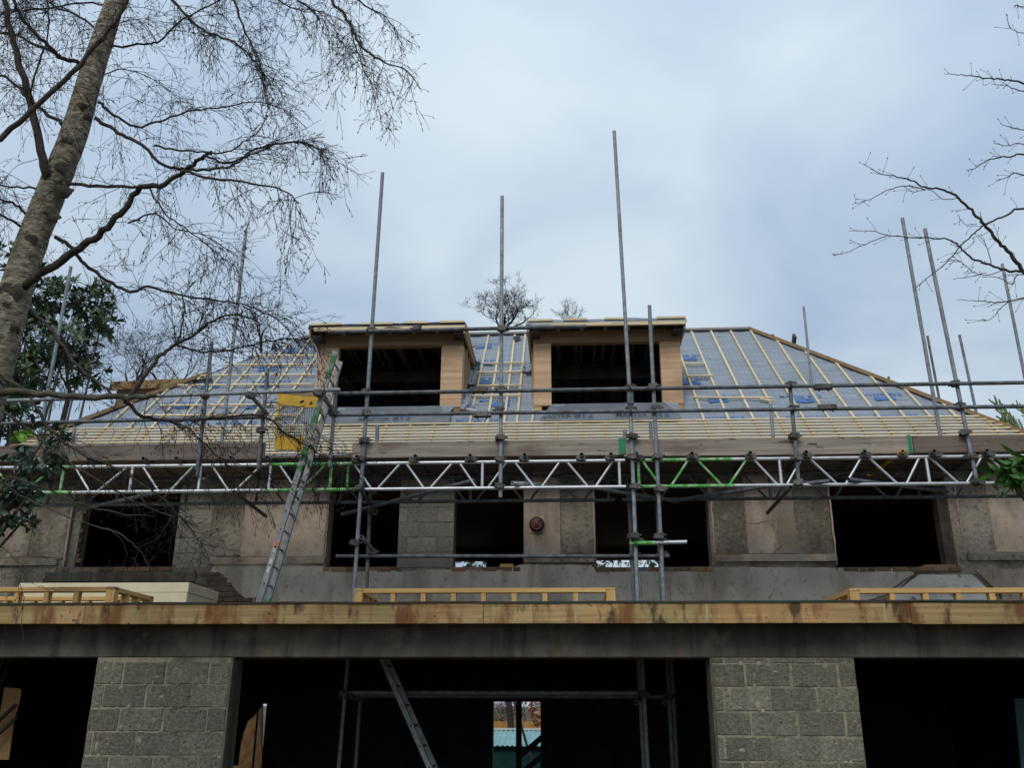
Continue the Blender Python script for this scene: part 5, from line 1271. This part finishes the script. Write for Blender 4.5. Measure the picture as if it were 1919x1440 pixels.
# ---- generic bare tree
def bare_tree(name, label, base, H, crown, R0, seed, levels=5, spread=.55, group=None, mt=BARK_B, minr=.006, wide=1.5):
    """crown: height of the branching part; the rest is clear trunk"""
    rnd = random.Random(seed); t = thing(name, base, label, 'tree', group); tr = MB(); cr = MB()
    def grow(p, d, L, r, lev):
        n = 6; P = [p]; R_ = [r]; r1 = r * .66
        for i in range(n):
            d = (d + rvec(rnd) * (.26 if lev else .08) + Vector((0, 0, .06))).normalized(); P.append(P[-1] + d * (L / n)); R_.append(r + (r1 - r) * (i + 1) / n)
        (tr if lev == 0 else cr).path(P, [max(x, minr * .6) for x in R_], 8 if lev == 0 else (5 if lev < 3 else 3), lev == 0)
        if lev >= levels: return
        for q in range(rnd.choice((2, 3, 3)) if lev else 4):
            nd = (d + rvec(rnd) * spread * (1.5 if q else .7)).normalized(); nd.z = max(nd.z, -.1)
            grow(P[-1], nd.normalized(), (crown * .36 if lev == 0 else L) * rnd.uniform(.6, .86), (r1 * .6 if lev == 0 else r1) * rnd.uniform(.5, .75), lev + 1)
        for q in range(1 if lev < 1 else 2):
            i = rnd.randrange(2, n); nd = (d * .4 + rvec(rnd) * 1.0).normalized()
            if lev: grow(P[i], nd, L * rnd.uniform(.4, .65), R_[i] * .45, min(levels, lev + 2))
    grow(Vector(base), Vector((0, 0, 1)), H - crown, R0, 0)
    top = max(v.z for v in cr.v); z0 = base[2] + H - crown; k = crown / max(.1, top - z0)
    ctr = Vector((base[0], base[1], z0)); 
    dx = tr.v[-1] - ctr; dx.z = 0
    for v in cr.v:
        o = v - ctr - dx; v.xyz = ctr + dx + Vector((o.x * k * wide, o.y * k * wide, o.z * k))
    tr.build('trunk', mt, t); cr.build('crown', mt, t)
    return t
BG = 'bare trees behind the house'
def bg_tree(px, ptop, pfork, Y, seed, label, R0=.16, gz_=0.0, **kw):
    b0, b1 = at(px, ptop, Y), at(px, pfork, Y); bare_tree('bare_tree', label, (b0.x, Y, gz_), b0.z - gz_, b0.z - b1.z, R0, seed, group=BG, **kw)
bg_tree(966, 556, 640, 30, 4, 'largest bare tree rising behind the gap between the two dormers', R0=.11, levels=6, minr=.0042, wide=1.6, spread=.62, gz_=-1.5)
bg_tree(1035, 588, 650, 33, 9, 'smaller bare tree whose tip shows left of the right dormer', R0=.08, levels=5, minr=.0045, wide=1.0, gz_=-1.0)
bg_tree(1105, 582, 650, 34, 17, 'low bare tree tips showing just above the right dormer roof', R0=.08, levels=5, minr=.005, gz_=-1.0)
bg_tree(572, 552, 640, 26, 23, 'slim bare tree standing beyond the left end of the ridge', R0=.07, levels=4, minr=.006, wide=.8, gz_=-1.5)
bg_tree(150, 560, 740, 22, 31, 'bare tree with dense fine twigs left of the pale fascia', R0=.10, levels=5, minr=.0045, wide=1.2, spread=.7, gz_=-1.4)
bg_tree(235, 590, 740, 24, 41, 'bare tree behind the pale fascia beyond the left hip', R0=.10, levels=5, minr=.0045, wide=1.3, spread=.7, gz_=-1.5)
bg_tree(320, 600, 740, 26, 43, 'bare tree rising behind the top of the left hip', R0=.10, levels=5, minr=.0045, wide=1.3, spread=.7, gz_=-1.5)
bg_tree(90, 600, 760, 20, 45, 'pale bare trunk standing among the evergreen leaves', R0=.14, levels=5, minr=.008, mt=BARK_G)

# ---- overhanging bare tree on the right
rt = random.Random(8); TX = at(2150, 500, 7.2).x
rtree = thing('overhanging_tree', (TX, 7.2, 0), 'bare tree reaching in from the right edge with sparse budded twigs', 'tree')
mb = MB(); S = spline([(Vector((TX, 7.2, -.05)), .16), (Vector((TX - .05, 7.2, 2)), .13), (Vector((TX + .03, 7.3, 4)), .11), (Vector((TX, 7.2, 6.2)), .08), (Vector((TX - .1, 7.2, 8.5)), .04)], 5)
mb.path([p for p, r in S], [r for p, r in S], 12); mb.build('trunk', BARK_G, rtree)
def zz(*pts): return [(1520 + x / 2.25, y / 2.25) for x, y in pts]
RL_ = [([(2150, 640), (2030, 575), (1960, 535)] + zz((898, 1143), (850, 1080), (790, 1020), (740, 960), (690, 900), (620, 835), (560, 800), (480, 790), (420, 760), (350, 742), (290, 730), (220, 690)), .022, .002),
 ([(1960, 535)] + zz((898, 1146), (820, 1140), (740, 1110), (670, 1085), (630, 1045), (580, 1010), (480, 1003), (400, 1000), (320, 992), (260, 975), (160, 972)), .013, .002),
 (zz((320, 992), (230, 1030), (150, 1065), (92, 1078)), .004, .0015), (zz((480, 800), (400, 785), (330, 800), (250, 840), (175, 862)), .005, .0015),
 ([(2150, 520), (2020, 420)] + zz((898, 880), (820, 910), (740, 945), (690, 980), (620, 1050), (550, 1125), (470, 1190), (430, 1230)), .012, .002),
 ([(2150, 300), (2020, 190)] + zz((898, 350), (820, 335), (740, 330), (680, 320), (620, 315), (560, 310)), .012, .002), ([(2000, 185)] + zz((898, 385), (850, 370), (820, 360), (760, 355)), .007, .002),
 ([(2150, 420), (2010, 310)] + zz((898, 655), (840, 660), (780, 665), (740, 680), (690, 710), (655, 718)), .011, .002), ([(2010, 300)] + zz((898, 608), (830, 615), (770, 603)), .006, .002), ([(2000, 270)] + zz((898, 550), (850, 540), (797, 520)), .006, .002),
 ([(2150, 620), (2000, 560)] + zz((898, 1258), (830, 1272), (760, 1275), (690, 1268), (620, 1265)), .009, .002), (zz((830, 1272), (790, 1310), (760, 1345), (730, 1353)), .004, .0015),
 ([(2010, 340)] + zz((898, 740), (860, 730), (820, 750), (780, 760)), .008, .002), ([(2020, 20)] + zz((898, 30), (870, 20), (852, 25)), .006, .002), ([(2020, 70)] + zz((898, 138), (860, 128), (832, 112)), .005, .002),
 (zz((620, 835), (560, 840), (500, 800), (430, 808), (390, 785)), .004, .0015), (zz((760, 1110), (740, 1040), (700, 985)), .004, .0015), (zz((820, 1135), (740, 1160), (680, 1145), (620, 1100), (545, 1105)), .004, .0015),
 (zz((740, 1150), (680, 1165), (600, 1178)), .003, .0015), (zz((700, 945), (650, 945), (618, 905)), .003, .0012), (zz((690, 1015), (660, 1045), (610, 1070)), .003, .0012), ([(2050, 560)] + zz((898, 1160), (850, 1200), (790, 1170), (720, 1168)), .006, .0015)]
tw = Sprays(77); tw.t.v = []
bud = MB()
for (px, r0, r1) in RL_:
    S = limb_pts(px, 7.2, 7.2 + rt.uniform(-.6, .6), r0, max(r1, .0022), rt, .01); mb = MB(); mb.path([p for p, r in S], [r for p, r in S], 5); mb.build('branch', BARK_B, rtree)
    for q in range(max(3, len(S) // 3)):
        i = rt.randrange(len(S) // 4, len(S) - 1); p, r = S[i]; d = ((S[i+1][0] - p).normalized() * .7 + rvec(rt) * .7).normalized()
        tw.twig(p, d, rt.uniform(.04, .16), .0026, 0, .0, 0)
        e_ = tw.t.v[-1]; bud.path([e_, e_ + d * .008, e_ + d * .02], [.0015, .0045, .0012], 4)
for q in range(34):
    z = rt.uniform(2.6, 8.2); a0 = rt.uniform(-1.9, 1.9); d = Vector((math.cos(a0), math.sin(a0) * .9, rt.uniform(.1, .7))).normalized(); p = Vector((TX, 7.2, z)); P = [p]; L = rt.uniform(.8, 2.0) * (1.25 - z / 12)
    for i in range(10): d = (d + rvec(rt) * .22 + Vector((.03, 0, .02))).normalized(); P.append(P[-1] + d * L / 10)
    mb = MB(); mb.path(P, [.022 * (1 - .88 * i / 10) for i in range(11)], 5); mb.build('branch', BARK_B, rtree)
    for k in range(9):
        i = rt.randrange(2, 10); tw.twig(P[i], (d + rvec(rt)).normalized(), rt.uniform(.2, .6), .004, 1, .0, 0)
tw.t.build('twigs', TWIG, rtree, kind='stuff'); bud.build('buds', TWIG, rtree, kind='stuff')

# ---- leaves
def leaf(mb, p, d, n_, L, w, bend=.15):
    d = d.normalized(); s = d.cross(n_)
    s = s.normalized() if s.length > 1e-4 else d.orthogonal().normalized(); u = s.cross(d).normalized()
    a = p; b1 = p + d * (L * .33) + u * (bend * L * .35); b2 = p + d * (L * .7) + u * (bend * L * .25); e_ = p + d * L - u * (bend * L * .35)
    mb.add([a, b1 + s * w * .5 + u * w * .12, b2 + s * w * .42 + u * w * .1, e_, b2 - s * w * .42 + u * w * .1, b1 - s * w * .5 + u * w * .12, b1, b2],
           [(0, 1, 6), (6, 1, 2, 7), (7, 2, 3), (0, 6, 5), (6, 7, 4, 5), (7, 3, 4)], True)
def evergreen(name, label, base, blobs, seed, L, w, mt, per=9, stems=True, group=None, bark=BARK_G, dens=1.0, rmin=.35, droop=0.0):
    rnd = random.Random(seed); t = thing(name, base, label, 'shrub', group); lf = MB(); st = MB(); b0 = Vector(base)
    for (c, r, cnt) in blobs:
        c = Vector(c); mid = b0.lerp(c, .5) + Vector((rnd.uniform(-.2, .2), rnd.uniform(-.2, .2), 0))
        S = spline([(b0, .045), (mid, .03), (c, .012)], 6)
        if stems: st.path([p for p, _ in S], [q for _, q in S], 7)
        for q in range(int(cnt * dens)):
            v = rvec(rnd); p = c + Vector((v.x * r[0], v.y * r[1], v.z * r[2])) * rnd.uniform(rmin, 1.0) ** .6
            out_ = (p - c).normalized() if (p - c).length > .01 else v; axis = (out_ + Vector((0, 0, .5)) + rvec(rnd) * .5).normalized() if not droop else (Vector((-1, 0, -.1)) + rvec(rnd) * .65).normalized()
            st.path([c.lerp(p, .25), c.lerp(p, .6) + rvec(rnd) * .06, p], [.008, .006, .004], 3, False)
            for k in range(per):
                a = 6.283 * k / per + rnd.uniform(-.3, .3); o1 = axis.orthogonal().normalized(); o2 = axis.cross(o1)
                d = (o1 * math.cos(a) + o2 * math.sin(a)) * rnd.uniform(.7, 1.1) + axis * rnd.uniform(.0, .9) - Vector((.5, 0, .35)) * droop
                leaf(lf, p - axis * rnd.uniform(0, .08), d, axis + rvec(rnd) * .2, L * rnd.uniform(.7, 1.2), w * rnd.uniform(.8, 1.2))
    st.build('stems', bark, t); lf.build('foliage', mt, t); return t
def bl(px, py, Y, rx, rz, cnt, ry=None): return (at(px, py, Y), (rx, ry or max(rx, rz), rz), cnt)
e0 = at(30, 900, 14.2); 
evergreen('evergreen_tree', 'tall broadleaf evergreen behind the birch trunk on the left', (e0.x, 14.2, 0),
          [bl(30, 480, 14.2, .45, .4, 24), bl(60, 560, 14.4, .7, .6, 60), bl(150, 560, 14.5, .6, .42, 52), bl(190, 605, 14.2, .3, .28, 22), bl(120, 640, 14.0, .6, .45, 50), bl(40, 650, 14.2, .5, .5, 40),
           bl(150, 690, 14.3, .45, .35, 26), bl(20, 740, 14.0, .5, .5, 44), bl(60, 700, 14.2, .5, .3, 26), bl(20, 800, 13.9, .4, .3, 30), bl(0, 580, 14, .6, .7, 40)], 3, .17, .052, LEAF_D, 9)
s0 = at(-330, 1000, 9.0)
evergreen('laurel_shrub', 'dark laurel sprays hanging before the left end of the lattice beam', (s0.x, 9.0, 0),
          [bl(75, 855, 9.0, .30, .22, 22), bl(60, 920, 9.0, .22, .16, 10), bl(15, 900, 9.0, .25, .3, 14), bl(10, 960, 9.0, .25, .2, 10), bl(90, 815, 9.2, .2, .14, 10), bl(40, 980, 9.2, .2, .12, 6)], 6, .13, .055, LEAF_S, 5, bark=BARK_M)
s1 = at(2400, 1000, 6.0)
evergreen('bright_laurel', 'bright green laurel spray at the right edge before the lattice beam', (s1.x, 6.0, 0),
          [bl(1880, 882, 6.0, .07, .05, 5), bl(1905, 905, 6.0, .08, .06, 6), bl(1925, 880, 6.0, .10, .10, 9), bl(1960, 890, 6.0, .14, .12, 12), bl(2020, 900, 6.1, .25, .2, 20), bl(2120, 960, 6.2, .4, .4, 40), bl(2250, 1050, 6.2, .5, .5, 60), bl(2350, 1200, 6.2, .5, .5, 60)], 9, .145, .038, LEAF_B, 5, bark=BARK_M, droop=.8)
# conifer spray
c0 = at(2060, 800, 15.0); rc = random.Random(4)
con = thing('conifer_tree', (c0.x, 15, 0), 'feathery green conifer tip behind the right end of the toe board', 'tree')
mb = MB(); mb.tube((c0.x, 15, 0), (c0.x, 15, c0.z + .8), .1, 8, r2=.03); mb.build('trunk', BARK_G, con)
lf = MB(); st = MB()
def frond(p, d, L, r, lev, nrm):
    n = 9; P = [p]
    for i in range(n): d = (d + rvec(rc) * .07 + Vector((-.01, 0, .025))).normalized(); P.append(P[-1] + d * L / n)
    (st if lev == 2 else lf).path(P, [r * (1 - .8 * i / n) for i in range(n + 1)], 4, False)
    if lev == 0: return
    for i in range(1, n + 1):
        for sg in (-1, 1):
            sd_ = d.cross(nrm).normalized(); nd = (d * .95 + sd_ * sg * .5 + rvec(rc) * .12).normalized()
            frond(P[i], nd, L * (.36 - .2 * i / n), .008, lev - 1, nrm)
for (px, py, qx, qy) in ((1950, 850, 1868, 765), (1950, 850, 1876, 796), (1975, 830, 1908, 772), (1960, 870, 1880, 815), (2010, 840, 1940, 752), (2060, 850, 1970, 770)):
    p, q = at(px, py, 15), at(qx, qy, 14.8); frond(p, (q - p).normalized(), (q - p).length * 1.02, .012, 2, (Vector((0, -1, .2)) + rvec(rc) * .3).normalized())
    st.path([Vector((c0.x, 15, p.z - .3)), p], [.03, .012], 5)
for q in range(30):
    z = rc.uniform(2.2, c0.z + .7); a0 = rc.uniform(-1.2, 1.4); p = Vector((c0.x, 15, z)); d = Vector((math.cos(a0), math.sin(a0), .25)).normalized(); frond(p, d, .5 + .28 * (c0.z + 1 - z) * .5, .012, 2, (Vector((0, -.4, 1)) + rvec(rc) * .3).normalized())
st.build('stems', BARK_M, con); lf.build('foliage', CONIF, con)
# shrubs behind the shed
evergreen('brown_shrub', 'leafless brown shrub with few dead leaves behind the orange fence', (at(930, 1350, 32.5).x, 32.5, -1.2), [bl(925, 1335, 32.5, 1.3, .9, 130), bl(985, 1330, 33.0, 1.4, 1.0, 130)], 14, .10, .05, BROWNL, 4, bark=BARK_G)
evergreen('garden_bush', 'leafy bush glimpsed through the bright slits above the upper window sills', (at(1030, 1052, 25).x, 25, -1.5), [bl(880, 1052, 25, .8, .3, 26), bl(1150, 1054, 25, .8, .25, 22), bl(1210, 1054, 25.5, .8, .25, 22)], 19, .12, .05, LEAF_D, 7)
evergreen('rusty_shrub', 'salmon leaved shrub at the right side of the rear doorway view', (at(1008, 1350, 29).x, 29, -1.3), [bl(1012, 1335, 29, .35, .5, 60)], 15, .10, .06, M('salmon_leaf', (.45, .2, .12), var=.3, scale=5, rough=.7), 6)
